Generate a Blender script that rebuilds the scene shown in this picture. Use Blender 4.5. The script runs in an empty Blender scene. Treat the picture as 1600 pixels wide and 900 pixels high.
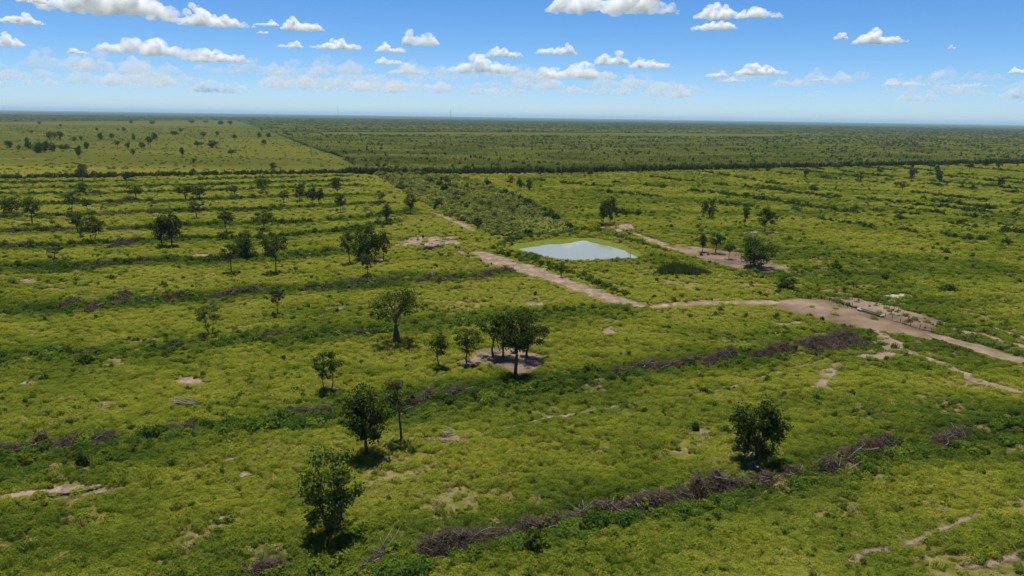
import bpy, bmesh, math, random
import numpy as np
from mathutils import Vector, Matrix
from mathutils.geometry import tessellate_polygon

random.seed(7)
RNG = np.random.default_rng(7)
SC = bpy.context.scene
COL = SC.collection

# ------------------------------------------------------------------ camera
F = 1142.0                                   # focal length in pixels of a 1600-wide picture
CAM_Z = 45.0
PITCH = math.atan((450 - 182.5) / F)
ROLL = math.atan(23.5 / 1600)
_f = np.array([0, math.cos(PITCH), -math.sin(PITCH)])
_u0 = np.array([0, math.sin(PITCH), math.cos(PITCH)])
_r0 = np.array([1.0, 0, 0])
C_R = math.cos(ROLL) * _r0 + math.sin(ROLL) * _u0
C_U = -math.sin(ROLL) * _r0 + math.cos(ROLL) * _u0
cam_data = bpy.data.cameras.new('camera')
cam_data.sensor_width = 36.0
cam_data.lens = F / 1600 * 36.0
cam_data.clip_start = 0.5
cam_data.clip_end = 200000.0
cam = bpy.data.objects.new('camera', cam_data)
COL.objects.link(cam)
m = Matrix.Identity(4)
for i in range(3):
    m[i][0], m[i][1], m[i][2] = C_R[i], C_U[i], -_f[i]
m[2][3] = CAM_Z
cam.matrix_world = m
SC.camera = cam

# ------------------------------------------------------------------ sky, sun, exposure
SUN_EL, SUN_AZ = math.radians(76), math.radians(-12)      # azimuth from +Y (view direction), clockwise
world = bpy.data.worlds.new('World')
SC.world = world
world.use_nodes = True
wn = world.node_tree.nodes
wl = world.node_tree.links
sky = wn.new('ShaderNodeTexSky')
sky.sky_type = 'NISHITA'
sky.sun_disc = False
sky.sun_elevation = SUN_EL
sky.sun_rotation = SUN_AZ
sky.altitude = 100
sky.air_density = 0.6
sky.dust_density = 0.3
sky.ozone_density = 6.0
hs = wn.new('ShaderNodeHueSaturation')
hs.inputs['Saturation'].default_value = 1.22
wl.new(sky.outputs[0], hs.inputs['Color'])
wl.new(hs.outputs[0], wn['Background'].inputs[0])
wn['Background'].inputs[1].default_value = 0.104
sun_data = bpy.data.lights.new('sun', 'SUN')
sun_data.energy = 5.0
sun_data.angle = math.radians(0.53)
sun_data.color = (1.0, 0.955, 0.88)
sun = bpy.data.objects.new('sun', sun_data)
COL.objects.link(sun)
_sd = Vector((math.sin(SUN_AZ) * math.cos(SUN_EL), math.cos(SUN_AZ) * math.cos(SUN_EL), math.sin(SUN_EL)))
sun.rotation_euler = _sd.to_track_quat('Z', 'Y').to_euler()
SC.view_settings.view_transform = 'Standard'
SC.view_settings.look = 'None'
SC.view_settings.exposure = 0.40
SC.view_settings.gamma = 1.0
SC.cycles.max_bounces = 12
SC.cycles.diffuse_bounces = 2
SC.cycles.glossy_bounces = 2
SC.cycles.transmission_bounces = 3
SC.cycles.volume_bounces = 12
SC.cycles.volume_step_rate = 0.5
SC.cycles.transparent_max_bounces = 4
SC.cycles.use_denoising = True

# ------------------------------------------------------------------ helpers
def ray(x, y):
    return C_R * ((x - 800) / F) + C_U * ((450 - y) / F) + _f

def G(x, y):
    """ground point that lies at pixel x, y of the 1600x900 photograph"""
    d = ray(x, y)
    dz = min(d[2], -0.0012)
    t = CAM_Z / -dz
    return (d[0] * t, d[1] * t)

def proj(p):
    v = np.asarray(p, float) - np.array([0, 0, CAM_Z])
    z = v @ _f
    return 800 + F * (v @ C_R) / z, 450 - F * (v @ C_U) / z

def mpp(x, y):
    """metres per photo pixel at the ground point of a pixel"""
    gx, gy = G(x, y)
    return (np.array([gx, gy, -CAM_Z]) @ _f) / F

def height_for(x, y, ytop):
    gx, gy = G(x, y)
    lo, hi = 0.0, 80.0
    for _ in range(40):
        mid = (lo + hi) / 2
        if proj((gx, gy, mid))[1] > ytop:
            lo = mid
        else:
            hi = mid
    return lo

_TAB = np.random.default_rng(11).random((256, 256))
def vnoise(x, y, seed=0):
    x = np.asarray(x, float) + seed * 37.31
    y = np.asarray(y, float) + seed * 91.7
    xi, yi = np.floor(x).astype(int), np.floor(y).astype(int)
    fx, fy = x - xi, y - yi
    fx, fy = fx * fx * (3 - 2 * fx), fy * fy * (3 - 2 * fy)
    a = _TAB[xi & 255, yi & 255]; b = _TAB[(xi + 1) & 255, yi & 255]
    c = _TAB[xi & 255, (yi + 1) & 255]; d = _TAB[(xi + 1) & 255, (yi + 1) & 255]
    return (a * (1 - fx) + b * fx) * (1 - fy) + (c * (1 - fx) + d * fx) * fy

def fbm(x, y, seed=0, n=4):
    s, a, t = 0.0, 1.0, 0.0
    for k in range(n):
        s = s + a * vnoise(np.asarray(x) * 2 ** k, np.asarray(y) * 2 ** k, seed + k * 5)
        t += a
        a *= 0.5
    return s / t

def sstep(a, b, x):
    t = np.clip((x - a) / (b - a), 0, 1)
    return t * t * (3 - 2 * t)

def inside(px, py, poly):
    poly = np.asarray(poly)
    res = np.zeros(len(px), bool)
    x0, y0 = poly.min(0); x1, y1 = poly.max(0)
    idx = np.nonzero((px >= x0) & (px <= x1) & (py >= y0) & (py <= y1))[0]
    if len(idx) == 0:
        return res
    X, Y = px[idx], py[idx]
    r = np.zeros(len(idx), bool)
    n = len(poly)
    for i in range(n):
        ax, ay = poly[i]; bx, by = poly[(i + 1) % n]
        if ay == by:
            continue
        c = ((ay > Y) != (by > Y)) & (X < (bx - ax) * (Y - ay) / (by - ay) + ax)
        r ^= c
    res[idx] = r
    return res

def polydist(px, py, line):
    best = np.full(len(px), 1e9)
    for (ax, ay), (bx, by) in zip(line[:-1], line[1:]):
        dx, dy = bx - ax, by - ay
        L = dx * dx + dy * dy + 1e-9
        t = np.clip(((px - ax) * dx + (py - ay) * dy) / L, 0, 1)
        d = np.hypot(px - ax - t * dx, py - ay - t * dy)
        best = np.minimum(best, d)
    return best

def mesh_np(name, V, Fq, mats, smooth=False):
    """mesh from an (N,3) array and an (M,k) face array or a list of such arrays"""
    me = bpy.data.meshes.new(name)
    V = np.asarray(V, np.float32)
    Fl = Fq if isinstance(Fq, list) else [Fq]
    Fl = [np.asarray(f, np.int32) for f in Fl if len(f)]
    me.vertices.add(len(V)); me.vertices.foreach_set('co', V.ravel())
    nl = sum(f.size for f in Fl); nf = sum(len(f) for f in Fl)
    me.loops.add(nl); me.loops.foreach_set('vertex_index', np.concatenate([f.ravel() for f in Fl]))
    me.polygons.add(nf)
    tot = np.concatenate([np.full(len(f), f.shape[1], np.int32) for f in Fl])
    st = np.concatenate([[0], np.cumsum(tot)[:-1]]).astype(np.int32)
    me.polygons.foreach_set('loop_start', st)
    if smooth:
        me.polygons.foreach_set('use_smooth', np.ones(nf, bool))
    me.update(calc_edges=True)
    for mm in (mats if isinstance(mats, (list, tuple)) else [mats]):
        me.materials.append(mm)
    return me

def new_obj(name, data, parent=None, loc=None):
    o = bpy.data.objects.new(name, data)
    COL.objects.link(o)
    if parent is not None:
        o.parent = parent
    if loc is not None:
        o.location = loc
    return o

def tag(o, label=None, cat=None, group=None, kind=None):
    if label: o['label'] = label
    if cat: o['category'] = cat
    if group: o['group'] = group
    if kind: o['kind'] = kind
    return o

def norm(v):
    return v / (np.linalg.norm(v, axis=-1, keepdims=True) + 1e-9)

def leaf_quads(C, N, size, rng, aspect=0.6):
    """(n,3) centres and normals -> verts, quads"""
    n = len(C)
    t = norm(np.cross(N, rng.normal(size=(n, 3))))
    b = norm(np.cross(N, t))
    s = np.asarray(size).reshape(-1, 1) * np.ones((n, 1)) * 0.5
    a = s * aspect
    V = np.stack([C - t * s, C - b * a + N * s * 0.18, C + t * s, C + b * a + N * s * 0.18], 1).reshape(-1, 3)
    return V, np.arange(4 * n).reshape(n, 4)

class MB:
    """collects tubes, boxes and arrays into one mesh"""
    def __init__(self):
        self.V, self.T, self.Q, self.n = [], [], [], 0
    def add(self, V, Q=None, T=None):
        V = np.asarray(V, float).reshape(-1, 3)
        self.V.append(V)
        if Q is not None and len(Q): self.Q.append(np.asarray(Q) + self.n)
        if T is not None and len(T): self.T.append(np.asarray(T) + self.n)
        self.n += len(V)
    def tube(self, pts, rad, k=5, cap=True):
        pts = np.asarray(pts, float)
        rad = np.asarray(rad, float)
        n = len(pts)
        d = norm(np.gradient(pts, axis=0))
        ref = np.array([0.31, 0.95, 0.05]) if abs(d[0] @ np.array([0.31, 0.95, 0.05])) < 0.9 else np.array([1.0, 0, 0])
        A = norm(np.cross(d, ref)); B = np.cross(d, A)
        ang = np.arange(k) / k * 2 * math.pi
        V = pts[:, None, :] + rad[:, None, None] * (np.cos(ang)[None, :, None] * A[:, None, :] + np.sin(ang)[None, :, None] * B[:, None, :])
        Q = []
        for i in range(n - 1):
            for j in range(k):
                Q.append([i * k + j, i * k + (j + 1) % k, (i + 1) * k + (j + 1) % k, (i + 1) * k + j])
        V = V.reshape(-1, 3)
        T = []
        if cap:
            V = np.vstack([V, pts[0], pts[-1]])
            for j in range(k):
                T.append([n * k, (j + 1) % k, j]); T.append([n * k + 1, (n - 1) * k + j, (n - 1) * k + (j + 1) % k])
        self.add(V, Q, T)
    def box(self, lo, hi):
        x0, y0, z0 = lo; x1, y1, z1 = hi
        V = [(x0,y0,z0),(x1,y0,z0),(x1,y1,z0),(x0,y1,z0),(x0,y0,z1),(x1,y0,z1),(x1,y1,z1),(x0,y1,z1)]
        self.add(V, [(0,3,2,1),(4,5,6,7),(0,1,5,4),(1,2,6,5),(2,3,7,6),(3,0,4,7)])
    def mesh(self, name, mat, smooth=False):
        f = []
        if self.Q: f.append(np.vstack(self.Q))
        if self.T: f.append(np.vstack(self.T))
        return mesh_np(name, np.vstack(self.V), f, mat, smooth)

# ------------------------------------------------------------------ materials
def nt(name):
    mt = bpy.data.materials.new(name)
    mt.use_nodes = True
    t = mt.node_tree
    t.nodes.clear()
    return mt, t, t.nodes, t.links

def c4(c): return (c[0], c[1], c[2], 1.0)

def ramp(nodes, stops, interp='LINEAR'):
    r = nodes.new('ShaderNodeValToRGB')
    r.color_ramp.interpolation = interp
    e = r.color_ramp.elements
    e[0].position, e[0].color = stops[0][0], c4(stops[0][1])
    e[1].position, e[1].color = stops[-1][0], c4(stops[-1][1])
    for p, c in stops[1:-1]:
        k = e.new(p); k.color = c4(c)
    return r

def leaf_mat(name, stops, transl=0.3, inst=None, spread=0.6, rough=0.6, gloss=0.0):
    """foliage: colour from the instance's tint (or the object's random value) and a random value per leaf"""
    mt, t, N, L = nt(name)
    out = N.new('ShaderNodeOutputMaterial')
    geo = N.new('ShaderNodeNewGeometry')
    r = ramp(N, stops)
    mix = N.new('ShaderNodeMath'); mix.operation = 'MULTIPLY_ADD'
    L.new(geo.outputs['Random Per Island'], mix.inputs[0])
    mix.inputs[1].default_value = spread
    if inst:
        at = N.new('ShaderNodeAttribute'); at.attribute_type = 'INSTANCER'; at.attribute_name = inst
        L.new(at.outputs['Fac'], mix.inputs[2])
    else:
        oi = N.new('ShaderNodeObjectInfo')
        mm = N.new('ShaderNodeMath'); mm.operation = 'MULTIPLY'
        L.new(oi.outputs['Random'], mm.inputs[0]); mm.inputs[1].default_value = 1 - spread
        L.new(mm.outputs[0], mix.inputs[2])
    sub = N.new('ShaderNodeMath'); sub.operation = 'SUBTRACT'
    L.new(mix.outputs[0], sub.inputs[0]); sub.inputs[1].default_value = spread * 0.5 if inst else 0.0
    L.new(sub.outputs[0], r.inputs[0])
    df = N.new('ShaderNodeBsdfDiffuse'); tr = N.new('ShaderNodeBsdfTranslucent')
    L.new(r.outputs[0], df.inputs[0])
    hs = N.new('ShaderNodeHueSaturation'); hs.inputs['Saturation'].default_value = 1.1; hs.inputs['Value'].default_value = 1.25
    hs.inputs['Hue'].default_value = 0.49
    L.new(r.outputs[0], hs.inputs['Color']); L.new(hs.outputs[0], tr.inputs[0])
    ms = N.new('ShaderNodeMixShader'); ms.inputs[0].default_value = transl
    L.new(df.outputs[0], ms.inputs[1]); L.new(tr.outputs[0], ms.inputs[2])
    last = ms
    if gloss > 0:
        gl = N.new('ShaderNodeBsdfGlossy'); gl.inputs['Roughness'].default_value = 0.45
        gl.inputs['Color'].default_value = (0.8, 0.85, 0.8, 1)
        m2 = N.new('ShaderNodeMixShader'); m2.inputs[0].default_value = gloss
        L.new(ms.outputs[0], m2.inputs[1]); L.new(gl.outputs[0], m2.inputs[2]); last = m2
    L.new(last.outputs[0], out.inputs[0])
    return mt

def noisy_mat(name, stops, scale=1.0, detail=6, rough=0.9, bump=0.0, bscale=None, island=0.0):
    mt, t, N, L = nt(name)
    out = N.new('ShaderNodeOutputMaterial')
    p = N.new('ShaderNodeBsdfPrincipled')
    p.inputs['Roughness'].default_value = rough
    p.inputs['Specular IOR Level'].default_value = 0.15 if rough < 0.3 else 0.0
    tc = N.new('ShaderNodeNewGeometry')
    nz = N.new('ShaderNodeTexNoise'); nz.inputs['Scale'].default_value = scale; nz.inputs['Detail'].default_value = detail
    nz.inputs['Roughness'].default_value = 0.65
    L.new(tc.outputs['Position'], nz.inputs['Vector'])
    r = ramp(N, stops)
    if island > 0:
        ma = N.new('ShaderNodeMath'); ma.operation = 'MULTIPLY_ADD'
        L.new(tc.outputs['Random Per Island'], ma.inputs[0]); ma.inputs[1].default_value = island
        mb = N.new('ShaderNodeMath'); mb.operation = 'SUBTRACT'
        L.new(nz.outputs[0], mb.inputs[0]); mb.inputs[1].default_value = island * 0.5
        L.new(mb.outputs[0], ma.inputs[2]); L.new(ma.outputs[0], r.inputs[0])
    else:
        L.new(nz.outputs[0], r.inputs[0])
    L.new(r.outputs[0], p.inputs['Base Color'])
    if bump > 0:
        n2 = N.new('ShaderNodeTexNoise'); n2.inputs['Scale'].default_value = bscale or scale * 4; n2.inputs['Detail'].default_value = 5
        L.new(tc.outputs['Position'], n2.inputs['Vector'])
        b = N.new('ShaderNodeBump'); b.inputs['Strength'].default_value = bump; b.inputs['Distance'].default_value = 0.3
        L.new(n2.outputs[0], b.inputs['Height']); L.new(b.outputs[0], p.inputs['Normal'])
    L.new(p.outputs[0], out.inputs[0])
    return mt

PAL = [(0.0, (0.036, 0.064, 0.012)), (0.30, (0.084, 0.128, 0.017)), (0.57, (0.160, 0.200, 0.022)), (0.86, (0.285, 0.300, 0.036)), (1.0, (0.31, 0.265, 0.10))]
M_COVER = leaf_mat('cover_leaf', PAL, 0.35, inst='tint', spread=0.22)
M_SCRUB = leaf_mat('scrub_leaf', [(0.0, (0.034, 0.050, 0.014)), (0.4, (0.110, 0.135, 0.028)), (0.75, (0.200, 0.218, 0.042)), (1.0, (0.29, 0.295, 0.060))], 0.25, inst='tint', spread=0.3)
M_SHRUB = leaf_mat('shrub_leaf', [(0.0, (0.022, 0.048, 0.008)), (0.45, (0.060, 0.112, 0.014)), (1.0, (0.165, 0.215, 0.024))], 0.3, spread=0.4)
M_TREE = leaf_mat('tree_leaf', [(0.0, (0.030, 0.048, 0.009)), (0.5, (0.068, 0.096, 0.016)), (1.0, (0.140, 0.170, 0.030))], 0.22, spread=0.7)
M_TREE_DARK = leaf_mat('dark_tree_leaf', [(0.0, (0.019, 0.032, 0.007)), (0.5, (0.042, 0.062, 0.011)), (1.0, (0.092, 0.116, 0.020))], 0.18, spread=0.75)
M_TREE_GREY = leaf_mat('grey_tree_leaf', [(0.0, (0.034, 0.044, 0.014)), (0.5, (0.064, 0.078, 0.022)), (1.0, (0.115, 0.128, 0.036))], 0.22, spread=0.7)
M_WILLOW = leaf_mat('willow_leaf', [(0.0, (0.035, 0.060, 0.012)), (0.5, (0.065, 0.105, 0.018)), (1.0, (0.11, 0.155, 0.028))], 0.3, spread=0.7)
M_BARK = noisy_mat('bark', [(0.3, (0.050, 0.036, 0.024)), (0.7, (0.115, 0.088, 0.062))], 3.0, bump=0.4)
M_BARK_PALE = noisy_mat('pale_bark', [(0.3, (0.065, 0.050, 0.034)), (0.7, (0.130, 0.105, 0.072))], 2.5, bump=0.4)
M_TWIG = noisy_mat('dead_twig', [(0.15, (0.038, 0.029, 0.018)), (0.5, (0.098, 0.077, 0.050)), (0.85, (0.22, 0.178, 0.122))], 1.2, island=0.5)
M_LOG = noisy_mat('dead_wood', [(0.3, (0.15, 0.125, 0.105)), (0.7, (0.32, 0.28, 0.245))], 2.0)
M_DUFF = noisy_mat('brush_litter', [(0.3, (0.020, 0.014, 0.009)), (0.7, (0.055, 0.040, 0.026))], 2.0, bump=0.6)
M_SAND = noisy_mat('sand', [(0.3, (0.095, 0.068, 0.044)), (0.5, (0.190, 0.138, 0.098)), (0.72, (0.31, 0.235, 0.178))], 0.28, 8, bump=0.3, bscale=1.5)
M_PATH = noisy_mat('trodden_soil', [(0.28, (0.105, 0.080, 0.048)), (0.5, (0.175, 0.132, 0.088)), (0.75, (0.27, 0.21, 0.15))], 0.3, 8, bump=0.3, bscale=1.5)
M_YARD = noisy_mat('yard_soil', [(0.30, (0.062, 0.042, 0.026)), (0.45, (0.125, 0.088, 0.058)), (0.58, (0.185, 0.135, 0.092)), (0.75, (0.24, 0.18, 0.13))], 0.07, 9, bump=0.3, bscale=1.2)
M_PALE = noisy_mat('salt_crust', [(0.3, (0.17, 0.15, 0.115)), (0.5, (0.27, 0.245, 0.21)), (0.75, (0.42, 0.395, 0.36))], 0.8, 6)
M_POST = noisy_mat('fence_wood', [(0.3, (0.09, 0.07, 0.055)), (0.7, (0.19, 0.155, 0.125))], 2.0)
M_STEEL = noisy_mat('mast_steel', [(0.3, (0.25, 0.25, 0.26)), (0.7, (0.33, 0.33, 0.34))], 1.0)
M_CONC = noisy_mat('concrete', [(0.3, (0.36, 0.34, 0.31)), (0.7, (0.55, 0.53, 0.49))], 2.0)
M_HIDE = noisy_mat('black_hide', [(0.3, (0.010, 0.009, 0.008)), (0.7, (0.028, 0.024, 0.020))], 3.0)

# ground: colour from the two maps stored on its vertices (how yellow the grass is, how wooded the land is)
def ground_mat():
    mt, t, N, L = nt('pasture_ground')
    out = N.new('ShaderNodeOutputMaterial'); p = N.new('ShaderNodeBsdfPrincipled')
    p.inputs['Roughness'].default_value = 1.0; p.inputs['Specular IOR Level'].default_value = 0.0
    geo = N.new('ShaderNodeNewGeometry')
    a = N.new('ShaderNodeAttribute'); a.attribute_name = 'tint'
    nz = N.new('ShaderNodeTexNoise'); nz.inputs['Scale'].default_value = 0.9; nz.inputs['Detail'].default_value = 8; nz.inputs['Roughness'].default_value = 0.7
    L.new(geo.outputs['Position'], nz.inputs['Vector'])
    ma = N.new('ShaderNodeMath'); ma.operation = 'MULTIPLY_ADD'; ma.inputs[1].default_value = 0.9; ma.inputs[2].default_value = -0.48
    L.new(nz.outputs[0], ma.inputs[0])
    ad = N.new('ShaderNodeMath'); ad.operation = 'ADD'
    L.new(a.outputs['Fac'], ad.inputs[0]); L.new(ma.outputs[0], ad.inputs[1])
    r = ramp(N, [(0.0, (0.030, 0.036, 0.009)), (0.3, (0.055, 0.062, 0.011)), (0.65, (0.098, 0.098, 0.014)), (1.0, (0.150, 0.132, 0.020))])  # grass colours darkened overall, with the tussocks' self-shadowing painted in
    L.new(ad.outputs[0], r.inputs[0])
    ba = N.new('ShaderNodeAttribute'); ba.attribute_name = 'bare'
    n3 = N.new('ShaderNodeTexNoise'); n3.inputs['Scale'].default_value = 0.6; n3.inputs['Detail'].default_value = 6; L.new(geo.outputs['Position'], n3.inputs['Vector'])
    mb_ = N.new('ShaderNodeMath'); mb_.operation = 'MULTIPLY_ADD'; mb_.inputs[1].default_value = 3.0; mb_.inputs[2].default_value = -1.2; L.new(n3.outputs[0], mb_.inputs[0])
    mc_ = N.new('ShaderNodeMath'); mc_.operation = 'MULTIPLY'; mc_.use_clamp = True; L.new(ba.outputs['Fac'], mc_.inputs[0]); L.new(mb_.outputs[0], mc_.inputs[1])
    rs = ramp(N, [(0.3, (0.14, 0.10, 0.055)), (0.7, (0.27, 0.20, 0.13))]); L.new(nz.outputs[0], rs.inputs[0])
    mxb = N.new('ShaderNodeMix'); mxb.data_type = 'RGBA'; L.new(mc_.outputs[0], mxb.inputs[0]); L.new(r.outputs[0], mxb.inputs[6]); L.new(rs.outputs[0], mxb.inputs[7])
    w = N.new('ShaderNodeAttribute'); w.attribute_name = 'wood'
    n2 = N.new('ShaderNodeTexNoise'); n2.inputs['Scale'].default_value = 0.02; n2.inputs['Detail'].default_value = 9; n2.inputs['Roughness'].default_value = 0.75
    L.new(geo.outputs['Position'], n2.inputs['Vector'])
    rw = ramp(N, [(0.3, (0.022, 0.040, 0.012)), (0.5, (0.042, 0.065, 0.016)), (0.7, (0.075, 0.10, 0.024))])
    L.new(n2.outputs[0], rw.inputs[0])
    mx = N.new('ShaderNodeMix'); mx.data_type = 'RGBA'
    L.new(w.outputs['Fac'], mx.inputs[0]); L.new(mxb.outputs[2], mx.inputs[6]); L.new(rw.outputs[0], mx.inputs[7])
    L.new(mx.outputs[2], p.inputs['Base Color'])
    b = N.new('ShaderNodeBump'); b.inputs['Strength'].default_value = 0.5; b.inputs['Distance'].default_value = 0.4
    L.new(nz.outputs[0], b.inputs['Height']); L.new(b.outputs[0], p.inputs['Normal'])
    L.new(p.outputs[0], out.inputs[0])
    return mt
M_GROUND = ground_mat()

# ------------------------------------------------------------------ the lie of the land, in ground coordinates
def L_(pts): return [G(x, y) for x, y in pts]

WINDROWS = [L_(p) for p in [
    [(380, 905), (500, 890), (660, 868), (770, 842), (900, 812), (1010, 792), (1130, 770), (1240, 748), (1320, 725), (1420, 700), (1500, 685), (1620, 655)],
    [(-40, 722), (90, 700), (180, 690), (300, 672), (430, 655), (520, 648), (650, 632), (760, 615), (860, 602), (960, 582), (1030, 574), (1140, 560), (1230, 548), (1330, 535)],
    [(-40, 560), (100, 556), (180, 555), (300, 540), (430, 526), (580, 520), (700, 508), (760, 500), (860, 492), (990, 483)],
    [(-40, 492), (100, 480), (190, 474), (290, 466), (400, 457), (520, 450), (640, 438), (790, 428)],
    [(-40, 418), (110, 418), (190, 412), (240, 408), (330, 408), (450, 400), (520, 395)],
    [(-40, 388), (60, 386), (190, 380), (300, 374), (420, 372), (540, 362), (620, 345)],
    [(-40, 362), (110, 361), (210, 357), (330, 352), (480, 348), (560, 343), (640, 330)],
    [(-40, 340), (90, 339), (190, 335), (280, 331), (400, 329), (520, 322), (600, 318)],
    [(-40, 320), (90, 319), (200, 316), (280, 315), (420, 309), (580, 305)],
    [(-40, 305), (170, 303), (300, 300), (460, 294), (570, 291)],
    [(-40, 296), (120, 295), (280, 291), (430, 286), (550, 283)],
    [(-40, 287), (150, 285), (300, 282), (540, 276)]]]
def right_rows():
    rows = []
    for x0, y0, x1, y1 in [(1090, 268, 1245, 293), (1130, 262, 1400, 290), (1370, 296, 1620, 322), (1180, 292, 1300, 312), (1440, 312, 1620, 336),
                           (1250, 262, 1620, 300), (1400, 262, 1620, 285), (930, 300, 1250, 330), (1100, 300, 1420, 345), (1320, 316, 1620, 352),
                           (950, 330, 1000, 336), (840, 283, 980, 296), (1480, 350, 1620, 368), (1280, 345, 1600, 385), (1200, 262, 1620, 306), (1330, 260, 1620, 290), (1000, 276, 1620, 341), (960, 286, 1620, 357), (1480, 258, 1620, 272)]:
        rows.append(L_([(x0, y0), ((x0 + x1) / 2, (y0 + y1) / 2 + 1.2), (x1, y1)]))
    return rows
RROWS = right_rows()

def ribbon_poly(pts, widths, seed, rough=0.35):
    """polygon (ground) of a trodden strip: pixel polyline with half-widths in metres, ragged edges"""
    P = np.array(L_(pts)); w = np.array(widths, float) * np.ones(len(P))
    w = w + 0.35 * np.clip(1.6 - w, 0, 1)
    s = np.concatenate([[0], np.cumsum(np.hypot(*np.diff(P, axis=0).T))])
    n = max(12, int(s[-1] / 1.1))
    u = np.linspace(0, s[-1], n)
    X, Y, Wd = np.interp(u, s, P[:, 0]), np.interp(u, s, P[:, 1]), np.interp(u, s, w)
    k = 7
    pad = lambda a: np.convolve(np.pad(a, k // 2, 'edge'), np.ones(k) / k, 'valid')
    X, Y = pad(X), pad(Y)
    X = X + (fbm(u / 9, u * 0, seed) - 0.5) * 1.6; Y = Y + (fbm(u / 9, u * 0, seed + 3) - 0.5) * 1.6
    d = norm(np.stack([np.gradient(X), np.gradient(Y)], 1))
    nn = np.stack([-d[:, 1], d[:, 0]], 1)
    taper = np.minimum(1, np.minimum(np.arange(n), np.arange(n)[::-1]) / 4 + 0.15)
    def side(sd):
        h = Wd * taper * (1 + rough * 3.2 * (fbm(u / 2.2, u * 0 + sd * 9, seed + 7) - 0.5)) 
        return np.stack([X, Y], 1) + nn * (sd * np.maximum(h, 0.1))[:, None]
    return np.vstack([side(1), side(-1)[::-1]])

def blob_poly(pts, seed, rough=0.2):
    rough = rough * 1.5 if rough > 0.25 else rough
    """ragged ground polygon from a pixel outline"""
    P = np.array(L_(pts)); n = len(P)
    Q = []
    c = P.mean(0)
    for i in range(n):
        a, b = P[i], P[(i + 1) % n]
        k = max(2, int(np.hypot(*(b - a)) / 0.7))
        for j in range(k):
            Q.append(a + (b - a) * j / k)
    Q = np.array(Q)
    k = 5
    Qs = sum(np.roll(Q, j, 0) for j in range(-2, 3)) / k
    R = np.hypot(*(Qs - c).T).mean()
    f = 1 + rough * 2.6 * (fbm(Qs[:, 0] / 2.4, Qs[:, 1] / 2.4, seed, 3) - 0.5)
    return c + (Qs - c) * f[:, None]

def ell(cx, cy, rx, ry, k=14):
    return [(cx + rx * math.cos(t / k * 2 * math.pi), cy - ry * math.sin(t / k * 2 * math.pi)) for t in range(k)]

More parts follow.
